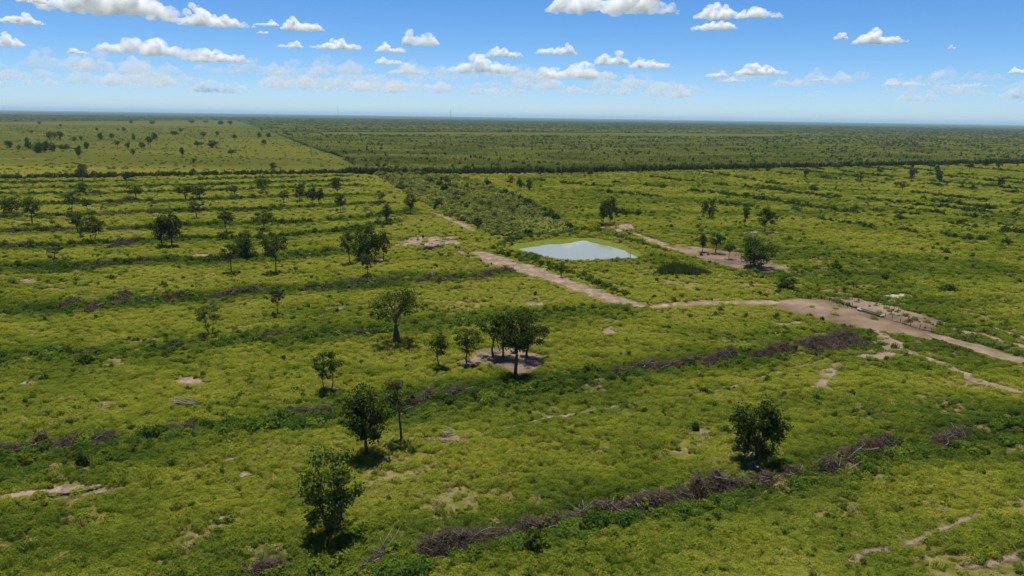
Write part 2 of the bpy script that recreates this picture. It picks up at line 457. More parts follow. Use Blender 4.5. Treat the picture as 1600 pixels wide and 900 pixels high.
# (name, polygon, material, label, category-free structure)
SOIL = [
    ('cattle_yard', blob_poly([(1195, 472), (1240, 467.5), (1285, 467.5), (1335, 482), (1385, 497), (1435, 513), (1490, 531), (1450, 532), (1400, 522), (1345, 513), (1300, 505), (1280, 497), (1235, 489)], 3, 0.06), M_YARD, 'bare brown trampled yard beside the fence and trough'),
    ('dirt_road', ribbon_poly([(1440, 519), (1480, 530), (1530, 545), (1570, 557), (1625, 572)], 2.5, 5), M_PATH, 'pale dirt road leaving the yard beside the fence'),
    ('dirt_path', ribbon_poly([(742, 392), (775, 405), (810, 416), (850, 430), (890, 444), (930, 458), (965, 470), (1000, 478), (1015, 481)], [2.6, 5.0, 4.8, 3.6, 3.0, 3.0, 3.4, 2.8, 1.6], 8, 0.45), M_SAND, 'wide pinkish sandy path running along the pond bank'),
    ('dirt_path', ribbon_poly([(1005, 481), (1050, 476), (1100, 474), (1160, 473), (1225, 472)], [1.6, 1.9, 2.0, 2.1, 2.8], 9), M_SAND, 'sandy path joining the pond path to the trampled yard'),
    ('sand_patch', blob_poly([(612, 383), (645, 370), (660, 368), (705, 369), (718, 374), (702, 386), (650, 385)], 11, 0.3), M_SAND, 'pink bare sand patch behind the dark tree clump'),
    ('dirt_path', ribbon_poly([(672, 331), (695, 340), (712, 346), (728, 354), (742, 362)], [0.5, 1.2, 2.2, 2.0, 1.0], 12, 0.6), M_SAND, 'sandy strip along the thicket edge'),
    ('sand_patch', blob_poly(ell(718, 396, 10, 4), 13, 0.3), M_SAND, 'small sand patch at the head of the pond path'),
    ('sand_patch', blob_poly([(1300, 466), (1345, 468), (1395, 478), (1435, 489), (1480, 502), (1472, 516), (1445, 516), (1400, 503), (1360, 490), (1325, 477)], 14, 0.2), M_YARD, 'pale trampled soil beyond the fence'),
    ('sand_patch', blob_poly([(935, 356), (960, 351), (985, 350), (1000, 354), (985, 362), (960, 363)], 15, 0.3), M_SAND, 'sand patch at the foot of the tree beyond the pond'),
    ('dirt_path', ribbon_poly([(985, 362), (1010, 372), (1035, 383), (1065, 391), (1100, 398)], [1.0, 2.0, 2.2, 2.4, 2.5], 16, 0.5), M_SAND, 'sandy track behind the far corner of the pond'),
    ('bare_ground', blob_poly([(1040, 383), (1100, 388), (1150, 394), (1205, 407), (1236, 421), (1205, 427), (1155, 421), (1115, 410), (1070, 398)], 17, 0.12), M_YARD, 'brown bare soil under the round willow-like tree'),
    ('bare_ground', blob_poly([(700, 574), (730, 563), (745, 548), (775, 541), (810, 546), (848, 555), (855, 566), (840, 574), (820, 588), (805, 587), (785, 576), (760, 570), (730, 574)], 18, 0.15), M_YARD, 'trampled brown soil in the shade of the tree clump'),
    ('sand_patch', blob_poly(ell(297, 596, 24, 7), 19, 0.35), M_SAND, 'pinkish sand patch in the left pasture'),
    ('sand_patch', blob_poly(ell(152, 632, 26, 5), 20, 0.3), M_SAND, 'greyish white crusted patch in the left pasture'),
    ('sand_patch', blob_poly(ell(1101, 677, 22, 6), 21, 0.35), M_SAND, 'small sand patch left of the dark round tree'),
    ('sand_patch', blob_poly(ell(957, 516, 18, 6), 22, 0.35), M_SAND, 'sand patch in the grass below the pond path'),
    ('sand_patch', blob_poly(ell(838, 475, 26, 4.5), 23, 0.3), M_PATH, 'greyish crusted patch beside the pond path'),
    ('salt_pan', blob_poly(ell(1403, 463, 24, 3.6), 24, 0.2), M_PALE, 'whitish dry puddle beyond the fence'),
    ('sand_patch', blob_poly(ell(378, 742, 16, 6), 25, 0.4), M_PATH, 'thin bare patch in the front left pasture'),
    ('sand_patch', blob_poly(ell(432, 752, 20, 6), 26, 0.4), M_PATH, 'larger thin bare patch in the front left pasture'),
    ('sand_patch', blob_poly(ell(690, 686, 32, 4), 27, 0.45), M_SAND, 'bare strip right of the slim front tree'),
    ('sand_patch', blob_poly(ell(525, 483, 12, 4), 28, 0.35), M_SAND, 'small sand patch beside the slender tree'),
    ('sand_patch', blob_poly(ell(45, 440, 16, 4), 29, 0.35), M_SAND, 'sand patch near the left edge'),
    ('sand_patch', blob_poly(ell(325, 399, 26, 2.4), 30, 0.35), M_PATH, 'pale bare strip left of the dense dark tree'),
    ('sand_patch', blob_poly(ell(520, 608, 14, 5), 31, 0.35), M_SAND, 'bare soil under the small round-topped tree'),
    ('sand_patch', blob_poly(ell(1165, 713, 16, 8), 32, 0.35), M_PATH, 'bare soil at the foot of the dark round tree'),
    ('sand_patch', blob_poly(ell(590, 408, 16, 3), 33, 0.35), M_PATH, 'bare soil under the dark tree clump'),
    ('sand_patch', blob_poly(ell(1190, 364, 26, 2.5), 35, 0.35), M_PATH, 'bare soil under the forked tree'),
    ('cattle_track', ribbon_poly([(-30, 782), (40, 774), (90, 771), (150, 762), (180, 755)], 0.7, 40, 0.7), M_SAND, 'sandy rut running in from the left edge'),
    ('cattle_track', ribbon_poly([(-30, 792), (60, 786), (120, 778), (200, 762), (300, 735), (400, 705), (470, 694), (560, 690), (640, 688), (720, 684)], 0.1, 41, 0.8), M_PATH, 'faint track below the second windrow'),
    ('cattle_track', ribbon_poly([(720, 684), (800, 668), (850, 655), (920, 645), (1000, 628), (1090, 617), (1140, 607), (1200, 588), (1245, 573), (1300, 560), (1345, 555), (1370, 548)], 0.12, 42, 0.8), M_PATH, 'faint track winding up towards the yard'),
    ('cattle_track', ribbon_poly([(1366, 512), (1375, 522), (1392, 535), (1396, 545), (1380, 556), (1350, 560), (1325, 556)], [1.0, 1.5, 2.1, 1.9, 1.5, 2.0, 0.9], 43, 0.5), M_PATH, 'curving trodden track below the yard'),
    ('cattle_track', ribbon_poly([(1318, 565), (1300, 578), (1290, 592), (1284, 606), (1262, 616)], [0.9, 1.2, 1.6, 1.2, 0.7], 44, 0.5), M_PATH, 'short forked track below the big brush heap'),
    ('cattle_track', ribbon_poly([(1395, 541), (1425, 553), (1460, 565), (1490, 578), (1515, 592), (1560, 606), (1625, 622)], [0.8, 0.9, 1.2, 1.6, 1.6, 1.4, 1.3], 45, 0.6), M_PATH, 'trodden track leading to the right edge'),
    ('cattle_track', ribbon_poly([(1205, 500), (1210, 510), (1245, 505), (1280, 500)], [0.9, 0.7, 0.4, 0.4], 46, 0.6), M_PATH, 'small bare loop left of the yard'),
    ('cattle_track', ribbon_poly([(1465, 890), (1520, 885), (1560, 877), (1625, 855)], 0.22, 47, 0.5), M_PATH, 'narrow trail in the front right corner'),
    ('cattle_track', ribbon_poly([(1290, 890), (1330, 872), (1380, 860), (1440, 842), (1480, 822), (1540, 800)], 0.16, 48, 0.6), M_PATH, 'thin trail above the front right corner'),
    ('cattle_track', ribbon_poly([(1475, 515), (1530, 522), (1570, 536), (1630, 552)], [0.8, 1.3, 1.3, 1.2], 49, 0.8), M_PATH, 'bare ruts beyond the fence'),
    ('cattle_track', ribbon_poly([(1545, 508), (1580, 522), (1630, 540)], [0.8, 1.1, 1.1], 50, 0.8), M_PATH, 'second bare rut beyond the fence'),
    ('sand_patch', blob_poly(ell(1285, 208.5, 16, 1.0), 51, 0.1), M_SAND, 'distant bare clearing in the woodland'),
]
POND = [(790, 388), (806, 381), (850, 376), (900, 372.5), (925, 372), (950, 377), (975, 384), (996, 391), (1008, 399), (998, 405), (984, 409), (965, 407), (945, 409), (915, 411), (890, 411), (870, 409), (850, 404), (826, 398), (805, 393)]
POND_W = np.array(L_(POND))
FIELD_L = np.array(L_([(-700, 197), (-100, 192), (0, 190), (150, 189), (370, 187.5), (420, 203), (480, 228), (545, 249), (560, 262), (530, 273), (250, 276), (-120, 283), (-700, 290)]))
STRIP = np.array(L_([(500, 206.2), (800, 206.6), (1000, 207.6), (1230, 209), (1230, 215.5), (1000, 214.6), (800, 213.6), (500, 212)]))
THICKET = np.array(L_([(535, 249), (575, 262), (600, 282), (650, 312), (700, 335), (745, 355), (770, 368), (830, 371), (890, 368), (900, 362), (880, 348), (845, 330), (790, 305), (745, 285), (700, 278), (650, 274), (640, 262)]))
EDGE = L_([(-700, 290), (-120, 283), (250, 276.5), (530, 272), (650, 274), (900, 270.5), (1200, 264), (1600, 256), (1900, 249), (2600, 235)])
EDGE_X, EDGE_Y = np.array(EDGE).T

def beyond_edge(x, y):
    return y > np.interp(x, EDGE_X, EDGE_Y)

def in_soil(x, y, tracks=False):
    r = np.zeros(len(x), bool)
    for s in SOIL:
        if (s[0] in ('cattle_track', 'sand_patch', 'salt_pan')) == tracks:
            r |= inside(x, y, s[1])
    return r

def wind_dist(x, y, rows):
    d = np.full(len(x), 1e9)
    for w in rows:
        d = np.minimum(d, polydist(x, y, w))
    return d

def yellow(x, y):
    """0 dark green ... 1 yellow grass"""
    n1 = fbm(x / 46, y / 17, 3); n2 = fbm(x / 9, y / 5, 9)
    v = 0.53 + 0.90 * (n1 - 0.5) + 0.55 * (n2 - 0.5)
    d = wind_dist(x, y, WINDROWS)
    v = v - 0.30 * np.exp(-(d / 4.2) ** 2) + 0.16 * sstep(5, 13, d) + 0.20 * sstep(4, 11, d) * sstep(20, -10, x) * sstep(150, 190, y)
    v = v - 0.08 * sstep(10, 60, x - 0.25 * y) * sstep(330, 200, y)
    v = v - 0.10 * sstep(-20, -60, x + 0.1 * y) * sstep(0.45, 0.6, fbm(x / 30, y / 30, 21))
    return np.clip(v, 0.02, 0.85)

def bare(x, y):
    """thin, half-bare spots in the sward"""
    return sstep(0.60, 0.72, fbm(x / 8, y / 6, 81)) * sstep(0.42, 0.55, fbm(x / 60, y / 60, 83))

# ------------------------------------------------------------------ ground
def build_ground():
    def axis(lim, fine, step, grow=1.22):
        a = list(np.arange(0, fine, step)); s = step
        while a[-1] < lim:
            s *= grow; a.append(a[-1] + s)
        return np.array(a)
    px = axis(60000, 300, 3.0); xs = np.concatenate([-px[:0:-1], px])
    py = axis(60000, 620, 3.0, 1.12); ny = axis(60000, 6, 3.0, 1.5)
    ys = np.concatenate([-ny[:0:-1], py])
    X, Y = np.meshgrid(xs, ys)
    nx, nyy = len(xs), len(ys)
    V = np.stack([X.ravel(), Y.ravel(), np.zeros(X.size)], 1)
    i = np.arange(nyy - 1)[:, None] * nx + np.arange(nx - 1)[None, :]
    Q = np.stack([i, i + 1, i + nx + 1, i + nx], -1).reshape(-1, 4)
    me = mesh_np('ground', V, Q, M_GROUND)
    x, y = V[:, 0], V[:, 1]
    wood = (beyond_edge(x, y) & ~inside(x, y, FIELD_L) & ~inside(x, y, STRIP)).astype(float)
    tint = yellow(x, y)
    tint = np.where(y > 600, 0.50 + 0.5 * (fbm(x / 200, y / 60, 4) - 0.5), tint)
    for nm, arr in (('tint', tint), ('wood', wood), ('bare', np.where(y < 700, bare(x, y), 0.0))):
        at = me.attributes.new(nm, 'FLOAT', 'POINT'); at.data.foreach_set('value', arr.astype(np.float32))
    tag(new_obj('ground', me), 'green pasture and woodland plain reaching the horizon', kind='structure')
build_ground()

def flat_poly(name, poly, mat, z):
    V = [Vector((p[0], p[1], 0)) for p in poly]
    T = tessellate_polygon([V])
    c = np.array([(p[0], p[1]) for p in poly])
    V3 = np.column_stack([c, np.full(len(c), z)])
    T = np.array(T)
    a = V3[T[:, 1]] - V3[T[:, 0]]; b = V3[T[:, 2]] - V3[T[:, 0]]
    flip = (a[:, 0] * b[:, 1] - a[:, 1] * b[:, 0]) < 0
    T[flip] = T[flip][:, ::-1]
    return mesh_np(name, V3, T, mat)
def soil_sheet(name, poly, mat, z, cell):
    """bare-earth sheet: a fine grid clipped to the outline; how far inside the outline each vertex lies frays the edge"""
    lo, hi = poly.min(0) - 1.5, poly.max(0) + 1.5
    xs, ys = np.arange(lo[0], hi[0] + cell, cell), np.arange(lo[1], hi[1] + cell, cell)
    X, Y = np.meshgrid(xs, ys); x, y = X.ravel(), Y.ravel()
    ins = inside(x, y, poly)
    near = ins.copy().reshape(X.shape)
    k = int(math.ceil(1.4 / cell))
    g = near.copy()
    for _ in range(k):
        h = g.copy(); h[1:] |= g[:-1]; h[:-1] |= g[1:]; h[:, 1:] |= g[:, :-1]; h[:, :-1] |= g[:, 1:]; g = h
    idx = np.nonzero(g.ravel())[0]
    d = np.zeros(len(x)); d[idx] = polydist(x[idx], y[idx], np.vstack([poly, poly[:1]]))
    d = np.where(ins, d, -d)
    i = np.arange(len(ys) - 1)[:, None] * len(xs) + np.arange(len(xs) - 1)[None, :]
    Q = np.stack([i, i + 1, i + len(xs) + 1, i + len(xs)], -1).reshape(-1, 4)
    Q = Q[g.ravel()[Q].all(1)]
    used = np.unique(Q); mp = np.zeros(len(x), int); mp[used] = np.arange(len(used))
    me = mesh_np(name, np.stack([x[used], y[used], np.full(len(used), z)], 1), mp[Q], mat)
    at = me.attributes.new('depth', 'FLOAT', 'POINT'); at.data.foreach_set('value', d[used].astype(np.float32))
    return me

def fray(mat, amp=1.2):
    t = mat.node_tree; N, L = t.nodes, t.links
    out = next(n for n in N if n.type == 'OUTPUT_MATERIAL'); src = out.inputs[0].links[0].from_socket
    geo = N.new('ShaderNodeNewGeometry'); nz = N.new('ShaderNodeTexNoise'); nz.inputs['Scale'].default_value = 0.75; nz.inputs['Detail'].default_value = 6; nz.inputs['Roughness'].default_value = 0.7
    L.new(geo.outputs['Position'], nz.inputs['Vector'])
    a = N.new('ShaderNodeAttribute'); a.attribute_name = 'depth'
    m1 = N.new('ShaderNodeMath'); m1.operation = 'MULTIPLY_ADD'; m1.inputs[1].default_value = amp * 3.0; m1.inputs[2].default_value = -amp * 1.5
    L.new(nz.outputs[0], m1.inputs[0])
    ad = N.new('ShaderNodeMath'); ad.operation = 'ADD'; L.new(a.outputs['Fac'], ad.inputs[0]); L.new(m1.outputs[0], ad.inputs[1])
    mr = N.new('ShaderNodeMapRange'); mr.inputs['From Min'].default_value = -0.15; mr.inputs['From Max'].default_value = 0.55; L.new(ad.outputs[0], mr.inputs['Value'])
    tr = N.new('ShaderNodeBsdfTransparent'); mx = N.new('ShaderNodeMixShader')
    L.new(mr.outputs[0], mx.inputs[0]); L.new(tr.outputs[0], mx.inputs[1]); L.new(src, mx.inputs[2]); L.new(mx.outputs[0], out.inputs[0])
fray(M_SAND, 1.5); fray(M_YARD)
fray(M_PATH, 0.8)
M_CRUST = M_PALE.copy(); fray(M_CRUST, 0.9)
for k, (nm, poly, mt, lab) in enumerate(SOIL):
    far = poly[:, 1].mean()
    cell = 0.35 if far < 110 else 0.5 if far < 260 else 0.9 if far < 700 else 6.0
    tag(new_obj(nm, soil_sheet(nm, poly, M_CRUST if mt is M_PALE else mt, 0.012 + 0.004 * k, cell)), lab, kind='structure')

# ------------------------------------------------------------------ pond with its grassed bank
WATER = [(811, 390), (826, 387.5), (840, 385.5), (856, 383), (875, 382.4), (890, 381), (902, 378.5), (912, 376.5), (921, 379.5), (930, 381.5), (952, 385.5), (963, 389.5), (974, 392.5), (986, 398.5), (998, 404), (981, 409), (960, 408), (934, 413), (918, 413), (900, 412), (884, 414), (860, 412), (846, 408), (826, 399)]
def resample(P, step):
    P = np.asarray(P, float); n = len(P); Q = []
    for i in range(n):
        a, b = P[i], P[(i + 1) % n]
        k = max(1, int(round(np.hypot(*(b - a)) / step)))
        Q += [a + (b - a) * j / k for j in range(k)]
    Q = np.array(Q)
    return (np.roll(Q, 1, 0) + Q + np.roll(Q, -1, 0)) / 3
POND_R = resample(POND_W, 1.0)
if ((POND_R[:, 0] * np.roll(POND_R[:, 1], -1)) - (np.roll(POND_R[:, 0], -1) * POND_R[:, 1])).sum() < 0:
    POND_R = POND_R[::-1]
def bank_profile(d):
    return np.interp(d, [0, 0.8, 2.5, 4.5, 7.5, 10], [0.18, 0.40, 0.85, 0.9, 0.35, 0.0])
def bank_z(x, y):
    z = np.zeros(len(x))
    c = POND_R.mean(0)
    near = (np.abs(x - c[0]) < 60) & (np.abs(y - c[1]) < 70)
    if near.any():
        i = np.nonzero(near)[0]
        d = polydist(x[i], y[i], np.vstack([POND_R, POND_R[:1]]))
        d[inside(x[i], y[i], POND_R)] = 0
        z[i] = np.where(d > 0, bank_profile(d) * sstep(10, 9, d), 0)
    return z
def build_pond():
    n = len(POND_R)
    d = norm(np.roll(POND_R, -3, 0) - np.roll(POND_R, 3, 0)); nn = np.stack([d[:, 1], -d[:, 0]], 1)
    for _ in range(6):
        nn = norm((np.roll(nn, 1, 0) + nn + np.roll(nn, -1, 0)) / 3)
    offs = [-0.5, 0, 0.8, 2.0, 3.0, 4.5, 6, 7.5, 9, 10.2]
    zs = [0.05, 0.18, 0.40, 0.74, 0.88, 0.9, 0.62, 0.35, 0.14, -0.05]
    V = np.vstack([np.column_stack([POND_R + nn * o, np.full(n, z) + (0.12 * (fbm(POND_R[:, 0] / 3 + o, POND_R[:, 1] / 3, 5) - 0.5) if 0.3 < z else 0)]) for o, z in zip(offs, zs)])
    Q = [[k * n + i, (k + 1) * n + i, (k + 1) * n + (i + 1) % n, k * n + (i + 1) % n] for k in range(len(offs) - 1) for i in range(n)]
    me = mesh_np('pond_bank', V, np.array(Q)[:, ::-1], M_GROUND, True)
    for nm, v in (('tint', yellow(V[:, 0], V[:, 1]) * 0.8), ('wood', np.zeros(len(V)))):
        at = me.attributes.new(nm, 'FLOAT', 'POINT'); at.data.foreach_set('value', v.astype(np.float32))
    tag(new_obj('pond_bank', me), 'low grassed earth bank round the pond', kind='structure')
    alg = noisy_mat('algae', [(0.3, (0.070, 0.090, 0.014)), (0.7, (0.130, 0.148, 0.022))], 0.5, 6, rough=0.5)
    tag(new_obj('algae_mat', flat_poly('algae_mat', POND_R + nn * 0.3, alg, 0.22)), 'yellow-green algae floating round the pond margin', kind='stuff')
    mt, t, N, L = nt('pond_water')
    out = N.new('ShaderNodeOutputMaterial'); p = N.new('ShaderNodeBsdfPrincipled')
    p.inputs['Base Color'].default_value = (0.24, 0.245, 0.155, 1); p.inputs['Roughness'].default_value = 0.06; p.inputs['IOR'].default_value = 1.33
    geo = N.new('ShaderNodeNewGeometry'); nz = N.new('ShaderNodeTexNoise'); nz.inputs['Scale'].default_value = 0.6; nz.inputs['Detail'].default_value = 3
    L.new(geo.outputs['Position'], nz.inputs['Vector'])
    b = N.new('ShaderNodeBump'); b.inputs['Strength'].default_value = 0.02; b.inputs['Distance'].default_value = 0.05
    L.new(nz.outputs[0], b.inputs['Height']); L.new(b.outputs[0], p.inputs['Normal']); L.new(p.outputs[0], out.inputs[0])
    W = resample(L_(WATER), 0.8)
    W = W + (np.stack([fbm(W[:, 0] / 2.5, W[:, 1] / 2.5, 31), fbm(W[:, 0] / 2.5, W[:, 1] / 2.5, 37)], 1) - 0.5) * 1.6
    tag(new_obj('pond_water', flat_poly('pond_water', W, mt, 0.226)), 'pale blue-green pond water reflecting the clouds', kind='structure')
build_pond()

# ------------------------------------------------------------------ plant prototypes
def dome_pts(n, rng, r=1.0, h=1.0, inner=0.35, jit=0.45):
    """points in a dome's outer volume, with outward normals"""
    u = norm(rng.normal(size=(n, 3))); u[:, 2] = np.abs(u[:, 2])
    rad = 1 - inner * rng.random(n) ** 1.5
    P = u * rad[:, None] * np.array([r, r, h])
    N = norm(u * np.array([1, 1, 1.1]) + rng.normal(size=(n, 3)) * jit + np.array([0, 0, 0.2]))
    return P, N

def proto_mound(name, seed, n, r, h, leaf, mat, lobes=1, core=False, aspect=0.6, jit=0.45):
    rng = np.random.default_rng(seed)
    mb = MB()
    for k in range(lobes):
        if lobes == 1:
            c, s = np.zeros(3), 1.0
        else:
            a = rng.random() * 6.28; q = rng.random() ** 0.5 * 0.62
            s = 0.42 + 0.28 * rng.random()
            c = np.array([math.cos(a) * q * r, math.sin(a) * q * r, (1 - q) * h * 0.38 * rng.random()])
        lump = 1.0
        P, N = dome_pts(n // lobes, rng, r * s, h * s * (1.0 if lobes == 1 else 1.25), jit=jit)
        az = np.arctan2(P[:, 1], P[:, 0])
        lump = 1 + 0.22 * np.sin(az * 2 + rng.random() * 6) + 0.15 * np.sin(az * 5 + rng.random() * 6)
        P = P * np.stack([lump, lump, 0.85 + 0.3 * lump * 0.5], 1) + c
        V, Q = leaf_quads(P, N, leaf * (0.6 + 0.8 * rng.random(len(P))), rng, aspect)
        mb.add(V, Q)
        if core:
            k1, k2 = 7, 3
            V = [(0, 0, h * s * 0.8)]
            for j in range(k2):
                t = (j + 1) / k2 * math.pi / 2
                V += [(math.cos(i / k1 * 6.283) * math.sin(t) * r * s * 0.78, math.sin(i / k1 * 6.283) * math.sin(t) * r * s * 0.78, math.cos(t) * h * s * 0.8) for i in range(k1)]
            T = [[0, 1 + i, 1 + (i + 1) % k1] for i in range(k1)]
            Qc = [[1 + j * k1 + i, 1 + (j + 1) * k1 + i, 1 + (j + 1) * k1 + (i + 1) % k1, 1 + j * k1 + (i + 1) % k1] for j in range(k2 - 1) for i in range(k1)]
            mb.add(np.array(V) + c, Qc, T)
    return mb.mesh(name, mat)

def proto_col(name, meshes):
    c = bpy.data.collections.new(name)
    for i, me in enumerate(meshes):
        o = bpy.data.objects.new('%s_%02d' % (name, i), me)
        c.objects.link(o)
    return c

def scatter(name, P, scl, rotz, tint, coll, label, tilt=0.12):
    """one object that draws plants of a collection at its points"""
    n = len(P)
    nk = len(coll.objects)
    me = bpy.data.meshes.new(name)
    me.vertices.add(n); me.vertices.foreach_set('co', np.asarray(P, np.float32).ravel())
    rot = np.stack([RNG.normal(size=n) * tilt, RNG.normal(size=n) * tilt, rotz], 1).astype(np.float32)
    a = me.attributes.new('rot', 'FLOAT_VECTOR', 'POINT'); a.data.foreach_set('vector', rot.ravel())
    a = me.attributes.new('scl', 'FLOAT_VECTOR', 'POINT'); a.data.foreach_set('vector', np.asarray(scl, np.float32).ravel())
    a = me.attributes.new('pick', 'INT', 'POINT'); a.data.foreach_set('value', RNG.integers(0, nk, n).astype(np.int32))
    a = me.attributes.new('tint', 'FLOAT', 'POINT'); a.data.foreach_set('value', np.asarray(tint, np.float32))
    o = new_obj(name, me)
    ng = bpy.data.node_groups.new(name, 'GeometryNodeTree')
    ng.interface.new_socket('Geometry', in_out='INPUT', socket_type='NodeSocketGeometry')
    ng.interface.new_socket('Geometry', in_out='OUTPUT', socket_type='NodeSocketGeometry')
    N, L = ng.nodes, ng.links
    gi, go = N.new('NodeGroupInput'), N.new('NodeGroupOutput')
    iop = N.new('GeometryNodeInstanceOnPoints'); iop.inputs['Pick Instance'].default_value = True
    ci = N.new('GeometryNodeCollectionInfo'); ci.inputs['Collection'].default_value = coll
    ci.inputs['Separate Children'].default_value = True; ci.inputs['Reset Children'].default_value = True
    def attr(nm, dt):
        q = N.new('GeometryNodeInputNamedAttribute'); q.data_type = dt; q.inputs['Name'].default_value = nm
        return q.outputs[0]
    e = N.new('FunctionNodeEulerToRotation')
    L.new(attr('rot', 'FLOAT_VECTOR'), e.inputs[0])
    L.new(gi.outputs[0], iop.inputs['Points']); L.new(ci.outputs[0], iop.inputs['Instance'])
    L.new(attr('pick', 'INT'), iop.inputs['Instance Index']); L.new(e.outputs[0], iop.inputs['Rotation'])
    L.new(attr('scl', 'FLOAT_VECTOR'), iop.inputs['Scale']); L.new(iop.outputs[0], go.inputs[0])
    md = o.modifiers.new('plants', 'NODES'); md.node_group = ng
    return tag(o, label, kind='stuff')

HALF = math.radians(42)
def sector(r0, r1, dens):
    n = int(HALF * (r1 * r1 - r0 * r0) * dens)
    r = np.sqrt(RNG.random(n) * (r1 * r1 - r0 * r0) + r0 * r0); a = (RNG.random(n) * 2 - 1) * HALF
    return r * np.sin(a), r * np.cos(a)

# ------------------------------------------------------------------ pasture plants
C_GRASS = proto_col('grass_tussock', [proto_mound('grass_tussock', 100 + i, 360, 0.5, 0.35, 0.092, M_COVER, jit=0.20) for i in range(6)])
C_HERB = proto_col('herb_clump', [proto_mound('herb_clump', 120 + i, 180, 0.5, 0.62, 0.15, M_COVER, lobes=3) for i in range(5)])
C_WEED = proto_col('weed_bush', [proto_mound('weed_bush', 140 + i, 170, 0.5, 0.80, 0.17, M_COVER, lobes=3) for i in range(5)])
C_SCRUB = proto_col('scrub_bush', [proto_mound('scrub_bush', 160 + i, 220, 1.0, 1.15, 0.34, M_SCRUB, lobes=4, core=True, jit=0.32) for i in range(6)])

def keep_pasture(x, y, jit=0.6, rad=0.35):
    m_ = ~beyond_edge(x, y) & ~inside(x, y, THICKET)
    xs, ys = x + RNG.normal(size=len(x)) * jit, y + RNG.normal(size=len(x)) * jit
    soil = in_soil(xs, ys)
    idx = np.nonzero(~soil & m_)[0]; rr = np.ones(len(x)) * rad
    for ox, oy in ((1, 0), (-1, 0), (0, 1), (0, -1)):
        soil[idx] |= in_soil(x[idx] + ox * rr[idx], y[idx] + oy * rr[idx])
    m_ &= ~soil | (RNG.random(len(x)) < 0.007)
    m_ &= ~in_soil(x, y, True) | (RNG.random(len(x)) < 0.09)
    m_ &= ~inside(x, y, POND_R)
    return m_

